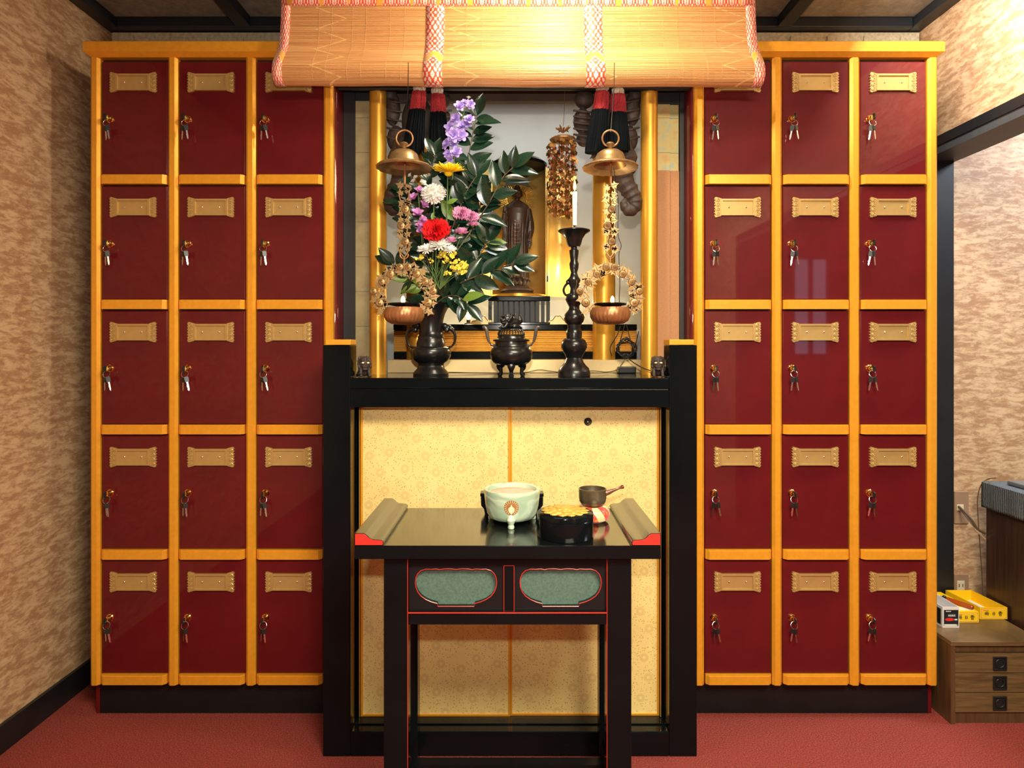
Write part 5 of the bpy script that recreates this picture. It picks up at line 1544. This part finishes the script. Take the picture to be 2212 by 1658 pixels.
m.tube(spline([P(1322, 768, 2.13), P(1318, 750, 2.13), P(1333, 724, 2.13), P(1340, 705, 2.14)], 6), 0.0016, 5)
m.build('loose_end', M['cord_black'], ct)
MB().box(X(1334, 2.14), X(1372, 2.14), 2.118, 2.152, ZS+0.0004, ZS+0.022).build('power_block', M['black_plastic'], ct, smooth=False, bevel=0.003)
#--PART5--
# ------------------------------------------------------------------ offering table
TX0, TX1 = X(765, 1.458), X(1428, 1.458)
TY0, TY1, TZ = 1.458, 1.800, 0.700
TC = (TX0+TX1)/2
tb = thing('offering_table', 'black lacquered offering table with scroll ends, red lines and green panels', 'table', (TC, 1.63, 0))
TL = M['lacquer']
tt = MB().box(TX0, TX1, TY0, TY1, TZ-0.0305, TZ); tt.m[1] = 1
tt.build('table_top', [TL, M['lacquer_table']], tb, smooth=False, bevel=0.0015)
def scroll(s):
    xe = TX1 if s > 0 else TX0
    # profile measured inwards (u) and upwards (v)
    prof = [(0.0, 0.0), (0.0, 0.027), (0.022, 0.027), (0.029, 0.0225), (0.034, 0.017), (0.041, 0.0135), (0.052, 0.0125), (0.061, 0.0115), (0.065, 0.0085), (0.066, 0.0045), (0.064, 0.0)]
    fn = lambda u, v, q: (xe - s*u, q, TZ + 0.0003 + v)
    sc_ = MB().prism(prof, fn, TY0+0.003, TY1-0.002).build('scroll_end', plain('black_scroll_%d' % (s+1), (0.010, 0.010, 0.010), 0.22, 0.0, 0.1, coat=0.5, coat_rough=0.12), tb, smooth=True, ang=50)
    inn = [(0.002, 0.001), (0.002, 0.0255), (0.021, 0.0255), (0.0275, 0.0215), (0.033, 0.0158), (0.0405, 0.0122), (0.052, 0.0112), (0.060, 0.0104), (0.0635, 0.008), (0.0645, 0.0045), (0.063, 0.001)]
    MB().prism(inn, fn, TY0+0.0012, TY0+0.0029).build('red_end_face', M['red_lacquer'], sc_, smooth=False)
scroll(-1); scroll(1)
LX = [(X(829, 1.475), X(880, 1.475)), (X(1312, 1.475), X(1364, 1.475))]
fx0, fx1 = LX[0][1], LX[1][0]
red = M['red_line']
for i, (a, b) in enumerate(LX):
    lg = MB().box(a, b, 1.475, 1.520, 0, TZ-0.031).build('leg', TL, tb, smooth=False, bevel=0.0012)
    e = b if i == 0 else a
    sgn = 1 if i == 0 else -1
    MB().box(min(e, e+sgn*0.0014), max(e, e+sgn*0.0014), 1.4742, 1.4765, 0, TZ-0.036).build('red_line', red, lg, smooth=False)
    ra, rb = (a, a+0.040) if i == 0 else (b-0.040, b)
    MB().box(ra, rb, 1.725, 1.765, 0, TZ-0.031).build('leg', TL, tb, smooth=False, bevel=0.0012)
    sa, sb = (a+0.006, a+0.030) if i == 0 else (b-0.030, b-0.006)
    MB().box(sa, sb, 1.5205, 1.7245, 0.555, TZ-0.031).build('side_apron', TL, tb, smooth=False)
    MB().box(sa, sb, 1.5205, 1.7245, 0.075, 0.110).build('side_stretcher', TL, tb, smooth=False)
zA, zB_, zC_ = Z(1220, 1.48), Z(1320, 1.48), Z(1347, 1.48)
MB().box(fx0+0.0016, fx1-0.0016, 1.478, 1.512, zA, TZ-0.031).build('upper_rail', TL, tb, smooth=False)
lr = MB().box(fx0+0.0016, fx1-0.0016, 1.476, 1.514, zC_, zB_-0.003).build('lower_rail', TL, tb, smooth=False, bevel=0.001)
MB().box(fx0+0.0016, fx1-0.0016, 1.4752, 1.4785, zB_-0.0028, zB_-0.0008).build('red_line', red, lr, smooth=False)
MB().box(fx0+0.0016, fx1-0.0016, 1.56, 1.59, 0.082, Z(1652, 1.56)).build('front_stretcher', TL, tb, smooth=False)
MB().box(fx0-0.016, fx1+0.016, 1.730, 1.762, 0.560, TZ-0.031).build('back_apron', TL, tb, smooth=False)
mp0, mp1 = X(1088, 1.48), X(1111, 1.48)
mid = MB().box(mp0, mp1, 1.480, 1.512, zB_-0.0008, zA-0.0003).build('middle_post', TL, tb, smooth=False, bevel=0.001)
m = MB()
for e in (mp0, mp1-0.0012): m.box(e, e+0.0012, 1.4792, 1.4797, zB_, zA-0.0005)
m.box(mp0+0.0012, mp1-0.0012, 1.4792, 1.4797, zA-0.0018, zA-0.0005)
m.build('red_line', red, mid, smooth=False)
def cusp(cx, zc, hw, hh):
    # rounded cartouche: wide lobed top, dropped tab at the bottom
    top = [(-0.60, 0.97), (-0.48, 0.99), (-0.40, 0.95), (-0.30, 0.99), (-0.15, 1.0), (0, 0.96), (0.15, 1.0), (0.30, 0.99), (0.40, 0.95), (0.48, 0.99), (0.60, 0.97)]
    side = [(0.74, 0.98), (0.86, 0.90), (0.94, 0.74), (0.985, 0.52), (1.0, 0.28), (0.985, 0.02), (0.94, -0.22), (0.86, -0.44), (0.74, -0.62), (0.60, -0.75), (0.46, -0.83), (0.445, -0.98)]
    pts = top + side + [(-u, v) for u, v in side[::-1]]
    return [(cx + u*hw, zc + v*hh) for u, v in pts]
for (a, b) in ((fx0+0.0018, mp0-0.0003), (mp1+0.0003, fx1-0.0018)):
    cx, zc = X(985 if a < -0.1 else 1211, 1.486), Z(1269, 1.486)
    MB().box(a, b, 1.500, 1.508, zB_-0.0025, zA-0.0003).build('green_panel', M['green_panel'], tb, smooth=False)
    pts = cusp(cx, zc, 88*1.486/F, 41*1.486/F)
    n_ = len(pts)
    # black board with the cartouche cut out: bridge outline to the rectangle
    rect = []
    x0, x1, z0, z1 = a, b, zB_-0.002, zA-0.0004
    for (x, z) in pts:
        dx, dz = x-cx, z-zc
        sc_ = min((x1-cx if dx > 0 else cx-x0)/max(1e-6, abs(dx)), (z1-zc if dz > 0 else zc-z0)/max(1e-6, abs(dz)))
        rect.append((cx + dx*sc_, zc + dz*sc_))
    m = MB(); vs_ = []
    for yy in (1.486, 1.4995):
        vs_ += [(x, yy, z) for x, z in pts] + [(x, yy, z) for x, z in rect]
    fs = []
    for i in range(n_):
        j = (i+1) % n_
        fs.append((i, j, n_+j, n_+i)); fs.append((2*n_+i, 2*n_+j, j, i))
    m.add(vs_, fs)
    for c_ in ((x0, z0), (x1, z0), (x0, z1), (x1, z1)):
        near = sorted(range(n_), key=lambda i: (rect[i][0]-c_[0])**2 + (rect[i][1]-c_[1])**2)[:2]
        m.add([(rect[near[0]][0], 1.486, rect[near[0]][1]), (rect[near[1]][0], 1.486, rect[near[1]][1]), (c_[0], 1.486, c_[1])], [(0, 1, 2)])
    br = m.build('cut_out_board', M['lacquer_matte'], tb, smooth=False)
    m = MB(); m.tube([(x, 1.4862, z) for x, z in pts], 0.0011, 5, True)
    m.build('red_outline', red, br)

# things on the table
def on(px, py): return 0.448*F/(py-VY)        # distance of a point on the table top seen at that row
# celadon incense bowl
d = 1.655; cx = X(1106, d); zb0 = TZ
t = thing('celadon_censer', 'pale green glazed three footed incense bowl with brown crest', 'incense bowl', (cx, d, TZ))
R_ = 0.0715
prof = [(0, 0.012), (0.050, 0.012), (0.058, 0.016), (0.0635, 0.026), (0.0675, 0.045), (0.0705, 0.070), (0.0720, 0.083), (0.0712, 0.0865), (0.067, 0.0875), (0.0625, 0.085), (0.061, 0.074), (0, 0.0735)]
MB().lathe([(r, TZ+z) for r, z in prof], (cx, d, 0), 56).build('bowl', M['celadon'], t)
MB().lathe([(0.0605, TZ+0.0745), (0.058, TZ+0.0765), (0.03, TZ+0.079), (0, TZ+0.078)], (cx, d, 0), 36, lambda a, k: 1+0.01*math.sin(5*a)).build('ash', M['ash'], t)
for a in (-92, 30, 150):
    dv = Vector((math.cos(R(a)), math.sin(R(a)), 0)); c = Vector((cx, d, TZ)) + dv*0.058
    MB().lathe([(0, 0.0004), (0.0075, 0.0006), (0.0085, 0.005), (0.0065, 0.010), (0.009, 0.015), (0.0115, 0.021), (0.009, 0.029), (0.004, 0.036), (0, 0.037)], c + dv*0.004, 18).build('foot', M['celadon'], t)
ca = R(-95)
def on_bowl(a_, z_, r_off=0.0006):
    r_ = 0.0675 + (z_-0.045)*(0.0705-0.0675)/(0.070-0.045) + r_off
    return Vector((cx + r_*math.cos(a_), d + r_*math.sin(a_), TZ + z_))
m = MB(); cz, cr = 0.053, 0.0185
def crest(fr0, fr1, n_=24, off=0.0007, dz=0.0):
    v = []
    for rr_ in (fr0, fr1):
        for i in range(n_):
            b = 2*PI*i/n_
            v.append(on_bowl(R(-91) + cr*rr_*math.cos(b)/0.069, cz + dz + cr*rr_*math.sin(b), off))
    return v, [(i, (i+1) % n_, n_+(i+1) % n_, n_+i) for i in range(n_)]
m.add(*crest(0.001, 1.0))
m.cur = 1
pts = [(0.0, 0.52), (0.10, 0.20), (0.30, 0.02), (0.42, -0.12), (0.42, -0.36), (0.28, -0.58), (0.0, -0.92), (-0.28, -0.58), (-0.42, -0.36), (-0.42, -0.12), (-0.30, 0.02), (-0.10, 0.20)]
m.add([on_bowl(R(-91) + cr*u/0.069, cz + cr*v, 0.0011) for u, v in pts], [tuple(range(12))])
for i in range(18):
    b = R(-62 + 304*i/17)
    v = []
    for rr_, w_ in ((0.62, 0.02), (0.96, 0.035)):
        for sg in (-1, 1):
            v.append(on_bowl(R(-91) + cr*(rr_*math.cos(b) - sg*w_*math.sin(b))/0.069, cz + cr*(rr_*math.sin(b) + sg*w_*math.cos(b)), 0.0010))
    m.add(v, [(0, 1, 3, 2)])
m.build('brown_crest', [plain('brown_crest_glaze', (0.34, 0.15, 0.045), 0.35), plain('cream_crest', (0.70, 0.62, 0.42), 0.4)], t)
# black stand behind it
d2 = 1.752; c2 = X(1106, d2)
t = thing('black_censer_stand', 'black lacquer stand half hidden behind the pale green bowl', 'stand', (c2, d2, TZ))
hw = 0.0850
MB().box(c2-hw, c2+hw, d2-0.018, d2+0.018, TZ+0.046, TZ+0.055).build('top_board', TL, t, smooth=False, bevel=0.0015)
MB().prism([(-hw+0.012, 0.0003), (hw-0.012, 0.0003), (hw-0.010, 0.012), (hw-0.002, 0.022), (hw-0.0015, 0.0455), (-hw+0.0015, 0.0455), (-hw+0.002, 0.022), (-hw+0.010, 0.012)], lambda u, v, q: (c2+u, q, TZ+v), d2-0.015, d2+0.015).build('body', TL, t, smooth=False, bevel=0.0015)
# black lacquer box with gold lotus on the lid
d3 = 1.538; c3 = X(1221, d3)
t = thing('lacquer_box', 'round black lacquer box with raised gold lotus on its lid', 'box', (c3, d3, TZ))
r3 = 0.0665
MB().lathe([(0, 0.0004), (r3-0.001, 0.0004), (r3, 0.002), (r3, 0.0425), (r3-0.0006, 0.0433), (0, 0.0433)], (c3, d3, TZ), 48).build('box_body', TL, t)
MB().lathe([(0, 0.0436), (r3-0.0006, 0.0436), (r3+0.0004, 0.0445), (r3+0.0004, 0.052), (r3-0.001, 0.0555), (r3-0.006, 0.058), (0.03, 0.0595), (0, 0.060)], (c3, d3, TZ), 48).build('lid', TL, t)
rg = random.Random(4)
m = MB()
for ring, (n_, ra, rb, w_, h0, h1) in enumerate(((14, 0.030, 0.0570, 0.0130, 0.0604, 0.0592), (10, 0.016, 0.042, 0.0135, 0.0618, 0.0606), (7, 0.002, 0.026, 0.0115, 0.0632, 0.0620))):
    for i in range(n_):
        a = 2*PI*(i + 0.5*ring)/n_
        dv = Vector((math.cos(a), math.sin(a), 0)); sd = Vector((-math.sin(a), math.cos(a), 0))
        p = []
        for u in range(5):
            f = u/4
            for v in (-1, 0, 1):
                p.append(Vector((c3, d3, TZ + h0 + (h1-h0)*f + 0.0010*(1-abs(v)))) + dv*(ra+(rb-ra)*f) + sd*v*w_*math.sin(PI*(0.15+0.80*f)))
        m.add(p, [(u*3+v, u*3+v+1, u*3+v+4, u*3+v+3) for u in range(4) for v in (0, 1)])
m.lathe([(0.012, 0.0630), (0.011, 0.0645), (0, 0.0650)], (c3, d3, TZ), 20)
m.build('gold_lotus', plain('raised_gold_lotus', (0.80, 0.48, 0.09), 0.35, 0.5, 0.15, 60), t, solid=0.0012)
# bell bowl on its cushion with striker
d4 = 1.668; c4 = X(1280, d4)
cu = MB().lathe([(0.0, 0.010), (0.020, 0.008), (0.030, 0.0012), (0.040, 0.0075), (0.0440, 0.018), (0.042, 0.029), (0.034, 0.038), (0.026, 0.040), (0.016, 0.034), (0.0, 0.032)], (c4, d4, TZ), 40)
cu.v = [v for v in cu.v]
lo_ = min(v.z for v in cu.v)
for v in cu.v: v.z += TZ + 0.0003 - lo_
tc_ = thing('bell_cushion', 'round red and cream silk cushion under the bell bowl', 'cushion', (c4, d4, TZ))
cu.build('cushion', M['cushion'], tc_)
zb4 = TZ + 0.0405
o = thing('bell_bowl', 'small aged bronze bell bowl resting on the red cushion', 'singing bowl', (c4, d4, zb4))
rb = 0.0352
MB().lathe([(0, 0.0), (0.022, 0.0), (0.029, 0.003), (0.0335, 0.010), (rb, 0.020), (rb+0.0002, 0.0425), (rb-0.0022, 0.0428), (rb-0.0030, 0.020), (0.028, 0.008), (0, 0.004)], (c4, d4, zb4), 44).build('bowl', M['bell'], o)
p0 = P(1264, 1082, d4 - 0.016); p1 = P(1347, 1050, d4 - 0.004)
ax = (p1-p0); Ls = ax.length
Q = align(ax)
st = [(0.0, 0.0), (0.0052, 0.004), (0.0060, 0.35*Ls), (0.0062, 0.44*Ls), (0.0068, 0.46*Ls), (0.0048, 0.475*Ls), (0.0064, 0.49*Ls), (0.0046, 0.51*Ls), (0.0070, 0.53*Ls), (0.0066, 0.60*Ls), (0.0040, 0.74*Ls), (0.0030, 0.86*Ls), (0.0034, 0.925*Ls), (0.0050, 0.95*Ls), (0.0054, 0.975*Ls), (0.0040, 1.0*Ls), (0, 1.01*Ls)]
s_ = MB().lathe(st, p0, 16, None, Q).build('bell_striker', M['stick_wood'])
tag(s_, 'turned red brown wooden striker leaning in the bell bowl', 'striker')

# ------------------------------------------------------------------ drawer chest
CX0, CX1, CY0, CY1, CZ = 1.328, 1.612, 1.968, 2.292, 0.252
ch = thing('drawer_chest', 'low walnut veneer chest of three drawers with black square pulls', 'drawer chest', ((CX0+CX1)/2, 2.1, 0))
W_, WS = M['walnut'], M['walnut_side']
MB().box(CX0, CX1, CY0, CY1, CZ-0.014, CZ).build('top_board', W_, ch, smooth=False, bevel=0.0015)
for a in (CX0, CX1-0.014): MB().box(a, a+0.014, CY0+0.002, CY1, 0, CZ-0.0145).build('side_board', WS, ch, smooth=False)
MB().box(CX0+0.0145, CX1-0.0145, CY1-0.01, CY1, 0.02, CZ-0.0145).build('back_board', WS, ch, smooth=False)
MB().box(CX0+0.0145, CX1-0.0145, CY0+0.010, CY0+0.022, 0, 0.033).build('plinth', WS, ch, smooth=False)
MB().box(CX0+0.0145, CX1-0.0145, CY0+0.008, CY0+0.022, CZ-0.0345, CZ-0.0145).build('upper_rail', WS, ch, smooth=False)
dz = (CZ-0.036-0.035)/3
for i in range(3):
    z0 = 0.035 + dz*i
    dr = MB().box(CX0+0.0150, CX1-0.0150, CY0+0.004, CY0+0.30, z0, z0+dz-0.002).build('drawer', W_, ch, smooth=False, bevel=0.001)
    zc = Z((1519, 1475, 1433)[i], CY0); xc = X(2161, CY0)
    m = MB()
    for a, b, c, e in ((-.0205, .0205, .0165, .0205), (-.0205, .0205, -.0205, -.0165), (-.0205, -.0165, -.0165, .0165), (.0165, .0205, -.0165, .0165)):
        m.box(xc+a, xc+b, CY0-0.0005, CY0+0.0036, zc+c, zc+e)
    m.box(xc-.0165, xc+.0165, CY0+0.0026, CY0+0.0036, zc-.0165, zc+.0165)
    m.tube([(xc + 0.0125*math.cos(R(a)), CY0+0.0012, zc + 0.0125*math.sin(R(a))) for a in range(0, 360, 20)], 0.0020, 6, True)
    m.build('pull', M['black_plastic'], dr, bevel=0.0006)

# ------------------------------------------------------------------ incense boxes
def font_mesh(name, text, size, mat, loc, rot, parent, sx=1.0):
    cu = bpy.data.curves.new(name, 'FONT'); cu.body = text; cu.size = size; cu.align_x = 'CENTER'; cu.align_y = 'CENTER'; cu.extrude = 0.0001
    ob = bpy.data.objects.new(name, cu); COL.objects.link(ob)
    dg = bpy.context.evaluated_depsgraph_get(); dg.update()
    me = bpy.data.meshes.new_from_object(ob.evaluated_get(dg))
    bpy.data.objects.remove(ob)
    me.materials.clear(); me.materials.append(mat)
    o = inst(name, me, parent, Vector(loc) - parent_loc(parent), rot, (sx, 1, 1))
    return o
def strokes(name, lines, c, w, mat, parent, r=0.0007):
    # brush strokes: list of polylines in a unit square, drawn flat on a front face
    m = MB()
    for ln_ in lines:
        m.tube([Vector((c[0] + u*w, c[1], c[2] + v*w)) for u, v in ln_], r, 5)
    return m.build(name, mat, parent)
G1 = [[(-.5, .25), (.0, .5), (.5, .40)], [(-.35, .2), (-.45, -.25), (.4, -.25)], [(-.55, .0), (.6, .02)], [(-.25, .2), (.4, .2), (.35, -.5)], [(.0, .2), (-.05, -.2)]]
G2 = [[(-.3, .4), (-.32, -.4)], [(-.3, .4), (.3, .4), (.3, -.4)], [(-.3, .02), (.3, .02)], [(-.3, -.4), (.3, -.4)]]
G3 = [[(-.4, .5), (.3, .6)], [(-.55, .3), (.55, .32)], [(0, .55), (0, .0)], [(0, .3), (-.5, -.05)], [(0, .3), (.5, -.02)], [(-.25, -.1), (-.25, -.55), (.25, -.55), (.25, -.1), (-.25, -.1)], [(-.25, -.32), (.25, -.32)]]
def open_box(name, label, x0, x1, y0, y1, h, skew, wall, mats, closed=False):
    """tray with four walls and a floor; skew shifts the far end sideways"""
    t = thing(name, label, 'box', ((x0+x1)/2, y0, CZ), 'boxes on the drawer chest')
    sh_ = lambda y: skew*(y-y0)/(y1-y0)
    def wallbox(nm, xa, xb, ya, yb, za, zb2, mat):
        v = [(x + sh_(y), y, z) for z in (za, zb2) for y in (ya, yb) for x in (xa, xb)]
        return MB().add(v, [(0,2,3,1),(4,5,7,6),(0,1,5,4),(2,6,7,3),(0,4,6,2),(1,3,7,5)]).build(nm, mat, t, smooth=False)
    z = CZ + 0.0004
    wallbox('tray_floor', x0, x1, y0, y1, z, z+wall, mats[0])
    fr = wallbox('front_wall', x0, x1, y0, y0+wall, z+wall, z+h, mats[0])
    wallbox('back_wall', x0, x1, y1-wall, y1, z+wall, z+h, mats[0])
    wallbox('side_wall', x0, x0+wall, y0+wall, y1-wall, z+wall, z+h, mats[0])
    wallbox('side_wall', x1-wall, x1, y0+wall, y1-wall, z+wall, z+h, mats[0])
    return t, fr, z
YBX = M['yellow_box']
# right yellow box, open, with white candles
bx0, bx1, by0, by1, bh = X(2117, 2.13), X(2176, 2.13), 2.13, 2.282, 0.0385
t, fr, z = open_box('incense_box', 'open yellow box with black brushed characters holding white candles', bx0, bx1, by0, by1, bh, -0.012, 0.0014, [YBX])
def label_front(fr, x0, x1, y, z0, h, three):
    w = x1-x0
    m = MB(); yy = y-0.0003
    a, b, c, e = x0+w*0.05, x1-w*0.05, z0+h*0.10, z0+h*0.88
    m.box(a, b, yy, y-0.0001, c, e); m.cur = 1
    tk = 0.0009
    for r_ in ((a, b, c, c+tk), (a, b, e-tk, e), (a, a+tk, c, e), (b-tk, b, c, e)):
        m.box(r_[0], r_[1], yy-0.0002, yy, r_[2], r_[3])
    m.cur = 2
    for r_ in ((a+tk, b-tk, c+tk, c+2*tk), (a+tk, b-tk, e-2*tk, e-tk), (a+tk, a+2*tk, c+tk, e-tk), (b-2*tk, b-tk, c+tk, e-tk)):
        m.box(r_[0], r_[1], yy-0.0002, yy, r_[2], r_[3])
    m.cur = 1
    for k in range(4): m.box(a+0.006+0.0045*k, a+0.0095+0.0045*k, yy-0.0002, yy, e-0.006, e-0.0040)
    m.build('printed_label', [YBX, M['red_print'], M['cream_print']], fr, smooth=False)
    cxs = [x0+w*f for f in (0.24, 0.50, 0.74)]
    for g, xx in zip((G1, G2, G3), cxs):
        strokes('brush_character', g, (xx, yy-0.0004, z0+h*0.48), 0.0125 if g is not G2 else 0.0105, M['black_print'], fr, 0.0008)
label_front(fr, bx0, bx1, by0, z, bh, True)
for i, (xa, xb, lb) in enumerate(((2127, 2095, 'thin white candle nearest the orange lighter in the box'), (2141, 2108, 'thick white candle in the middle of the box'), (2158, 2122, 'white candle along the right side of the box'))):
    r = 0.0032 if i == 0 else 0.0060
    a_ = Vector((X(xa, 2.13) + 0.004, 2.142, z + 0.0014 + r + 0.0004)); b_ = Vector((X(xa, 2.13) - 0.006, 2.262, z + 0.0014 + r + 0.0004))
    m = MB().tube([a_, a_.lerp(b_, 0.02), a_.lerp(b_, 0.98), b_], [r*0.7, r, r, r*0.8], 14)
    o = m.build('candle_stick', M['candle']); tag(o, lb, 'candle', 'candles in the yellow box')
# left yellow box, closed lid
cx0, cx1, cy0, cy1 = X(2068, 2.105), X(2115, 2.105)-0.0008, 2.105, 2.275
t = thing('incense_box', 'closed yellow box with black brushed characters under the orange lighter', 'box', ((cx0+cx1)/2, cy0, CZ), 'boxes on the drawer chest')
v = [(x + (-0.012*(y-cy0)/(cy1-cy0)), y, zz_) for zz_ in (z, z+bh-0.004) for y in (cy0, cy1) for x in (cx0, cx1)]
bd = MB().add(v, [(0,2,3,1),(4,5,7,6),(0,1,5,4),(2,6,7,3),(0,4,6,2),(1,3,7,5)]).build('carton', YBX, t, smooth=False)
label_front(bd, cx0-0.012, cx1, cy0, z, bh-0.004, True)
m = MB(); zt_ = z+bh-0.0039
m.box(cx0+0.012, cx1-0.008, cy0+0.010, cy0+0.040, zt_-0.0001, zt_+0.0002)
m.build('lid_print', M['cream_print'], bd, smooth=False)
for j, g in enumerate((G1, G2, G3)):
    mm = MB()
    for ln_ in g: mm.tube([(cx0 + 0.026 + u*0.013 - 0.008, cy0 + 0.150 - 0.038*j + v_*0.018, zt_+0.0004) for u, v_ in ln_], 0.0009, 5)
    mm.build('brush_character', M['black_print'], bd)
# lighter
p0 = Vector((cx1-0.010, cy0+0.012, zt_+0.0082)); p1 = Vector((cx0+0.022, cy0+0.085, zt_+0.0082))
t = thing('lighter', 'transparent orange lighter with black head lying on the yellow box', 'lighter', p0 - Vector((0, 0, 0.0078)))
MB().tube([p0, p0.lerp(p1, 0.04), p0.lerp(p1, 0.96), p1], [0.0055, 0.0075, 0.0075, 0.006], 14).build('fuel_body', M['amber'], t)
dv = (p1-p0).normalized()
m = MB(); m.tube([p1, p1 + dv*0.010, p1 + dv*0.016, p1 + dv*0.030], [0.0070, 0.0075, 0.0045, 0.0030], 12)
m.ell(p1 + dv*0.008 + Vector((0, 0, 0.006)), (0.005, 0.005, 0.004), 10, 6)
m.build('head', M['black_plastic'], t)
# white and black box in front
wx0, wx1, wy0, wy1, wh = X(2036, 2.065), X(2072, 2.065), 2.065, 2.250, 0.066
t, fr, z = open_box('match_box', 'white box with black printed front and red oval, left of the yellow boxes', wx0, wx1, wy0, wy1, wh, -0.0, 0.0016, [M['white_card']])
m = MB(); y = wy0-0.0003; w = wx1-wx0
m.box(wx0+w*.08, wx1-w*.05, y, wy0-0.0001, z+wh*.08, z+wh*.86)
m.cur = 1
m.box(wx0+w*.10, wx1-w*.20, y-.0002, y, z+wh*.09, z+wh*.17)
m.add([(wx1-w*.20, y-.0002, z+wh*.09), (wx1-w*.07, y-.0002, z+wh*.13), (wx1-w*.20, y-.0002, z+wh*.17)], [(0, 1, 2)])
for k in range(4): m.box(wx0+w*(.20+.08*k), wx0+w*(.26+.08*k), y-.0002, y, z+wh*.77, z+wh*.81)
for k in range(2): m.box(wx0+w*(.72+.09*k), wx0+w*(.79+.09*k), y-.0002, y, z+wh*.36, z+wh*.43)
m.cur = 2
m.box(wx0+w*.32, wx0+w*.78, y-.0002, y, z+wh*.53, z+wh*.65)
m.cur = 3
m.add([(wx0+w*(.42+.28*math.cos(a*PI/10)), y-.0004, z+wh*(.40+.075*math.sin(a*PI/10))) for a in range(20)], [tuple(range(20))])
m.cur = 1
for k in range(4): m.box(wx0+w*(.36+.10*k), wx0+w*(.42+.10*k), y-.0004, y-.0002, z+wh*.57, z+wh*.61)
m.build('printed_front', [M['black_print'], M['white_print'], M['grey_print'], M['red_print']], fr, smooth=False)
sd = MB().box(wx0-0.0003, wx0-0.0001, wy0+0.008, wy1-0.008, z+wh*.10, z+wh*.86).build('printed_side', M['black_print'], t, smooth=False)

# ------------------------------------------------------------------ outlets, cords, desk with cloth
def outlet(px0, px1, py0, py1, label, kind):
    d = YB
    t = thing('wall_outlet', label, 'outlet', P((px0+px1)/2, (py0+py1)/2, d), 'wall outlets behind the chest')
    MB().box(X(px0, d), X(px1, d), d-0.007, d-0.0003, Z(py1, d), Z(py0, d)).build('cover_plate', M['outlet_plate'], t, smooth=False, bevel=0.002)
    if kind == 'hole':
        MB().box(X(2063.5, d), X(2078, d), d-0.0095, d-0.0072, Z(1101, d), Z(1088, d)).build('insert', M['outlet_ivory'], t, smooth=False, bevel=0.001)
    else:
        o = MB().box(X(2064, d), X(2080, d), d-0.0095, d-0.0072, Z(1286, d), Z(1252, d)).build('insert', M['outlet_ivory'], t, smooth=False, bevel=0.001)
        for py in (1262, 1279):
            for dx in (-4, 4):
                MB().box(X(2072+dx-0.8, d), X(2072+dx+0.8, d), d-0.0099, d-0.0096, Z(py+3.5, d), Z(py-3.5, d)).build('slot', M['black_print'], o, smooth=False)
outlet(2059.5, 2090, 1060, 1130, 'brown outlet plate with cables coming out, beside the desk', 'hole')
outlet(2059.5, 2090, 1238, 1305, 'brown outlet plate with two slots, just above the yellow boxes', 'slot')
cord('cable_bundle', 'dark cable leading from upper outlet down to the desk', [P(2071, 1094, YB-0.012), P(2080, 1102, 2.30), P(2098, 1122, 2.26), P(2112, 1142, 2.24), P(2128, 1152, 2.24)], 0.0042, 'cord_brown', 'cables at the upper outlet')
cord('cable_bundle', 'tan cable leading from upper outlet down to the desk', [P(2073, 1097, YB-0.014), P(2083, 1110, 2.30), P(2100, 1132, 2.26), P(2112, 1148, 2.24), P(2128, 1164, 2.24)], 0.0030, 'cord_tan', 'cables at the upper outlet')
DX = 1.630
dk = thing('desk', 'dark mahogany desk seen from its end behind the drawer chest', 'desk', (DX+0.4, 2.0, 0))
DZ = 0.672
MB().box(DX, DX+0.9, 1.60, 2.236, DZ-0.03, DZ).build('desk_top', M['mahogany'], dk, smooth=False)
MB().box(DX, DX+0.025, 1.60, 2.236, 0, DZ-0.0305).build('end_panel', M['mahogany'], dk, smooth=False)
MB().box(DX+0.875, DX+0.9, 1.60, 2.236, 0, DZ-0.0305).build('end_panel', M['mahogany'], dk, smooth=False)
MB().box(DX+0.0255, DX+0.8745, 2.20, 2.236, 0.2, DZ-0.0305).build('back_panel', M['mahogany'], dk, smooth=False)
cl = MB()
def cl_pt(u, v):
    # v: across from hanging left edge to the top, u: along depth
    y = 1.58 + (2.248-1.58)*u
    s = v*0.55
    if s < 0.085: return Vector((DX - 0.006 - 0.0022*math.sin(y*70)*(1-s/0.085), y, DZ + 0.006 - 0.085 + s))
    if s < 0.095: return Vector((DX - 0.006 + (s-0.085)*0.6, y, DZ + 0.006))
    return Vector((DX + (s-0.095) , y, DZ + 0.006))
cl.grid(60, 60, cl_pt)
o = cl.build('tablecloth', M['cloth'], None, solid=0.005)
tag(o, 'blue grey woven cloth hanging over the end of the dark desk', 'tablecloth')
t = thing('grey_tray', 'flat grey tray lying on the cloth covered desk', 'tray', (X(2190, 2.15), 2.1, DZ+0.009))
MB().box(DX+0.035, DX+0.40, 1.86, 2.19, DZ+0.0092, DZ+0.024).build('tray', M['grey_slab'], t, smooth=False, bevel=0.004)
m = MB().lathe([(0.0, DZ+0.0243), (0.03, DZ+0.0243), (0.045, DZ+0.045), (0.05, DZ+0.07), (0.044, DZ+0.09), (0.05, DZ+0.10), (0.046, DZ+0.10), (0.0, DZ+0.09)], (DX+0.115, 2.02, 0), 32)
o = m.build('teal_pot', M['teal']); tag(o, 'round teal ceramic pot on the grey tray at the right edge', 'pot')
cord('thin_cord', 'thin grey cord curving from the tray down the wall', [P(2152, 1032, 2.16), P(2135, 1034, 2.255), P(2120, 1046, 2.26), P(2112, 1075, 2.265), P(2113, 1120, 2.265), P(2117, 1180, 2.265), P(2121, 1240, 2.265), P(2123, 1285, 2.265)], 0.0016, 'cord_brown')
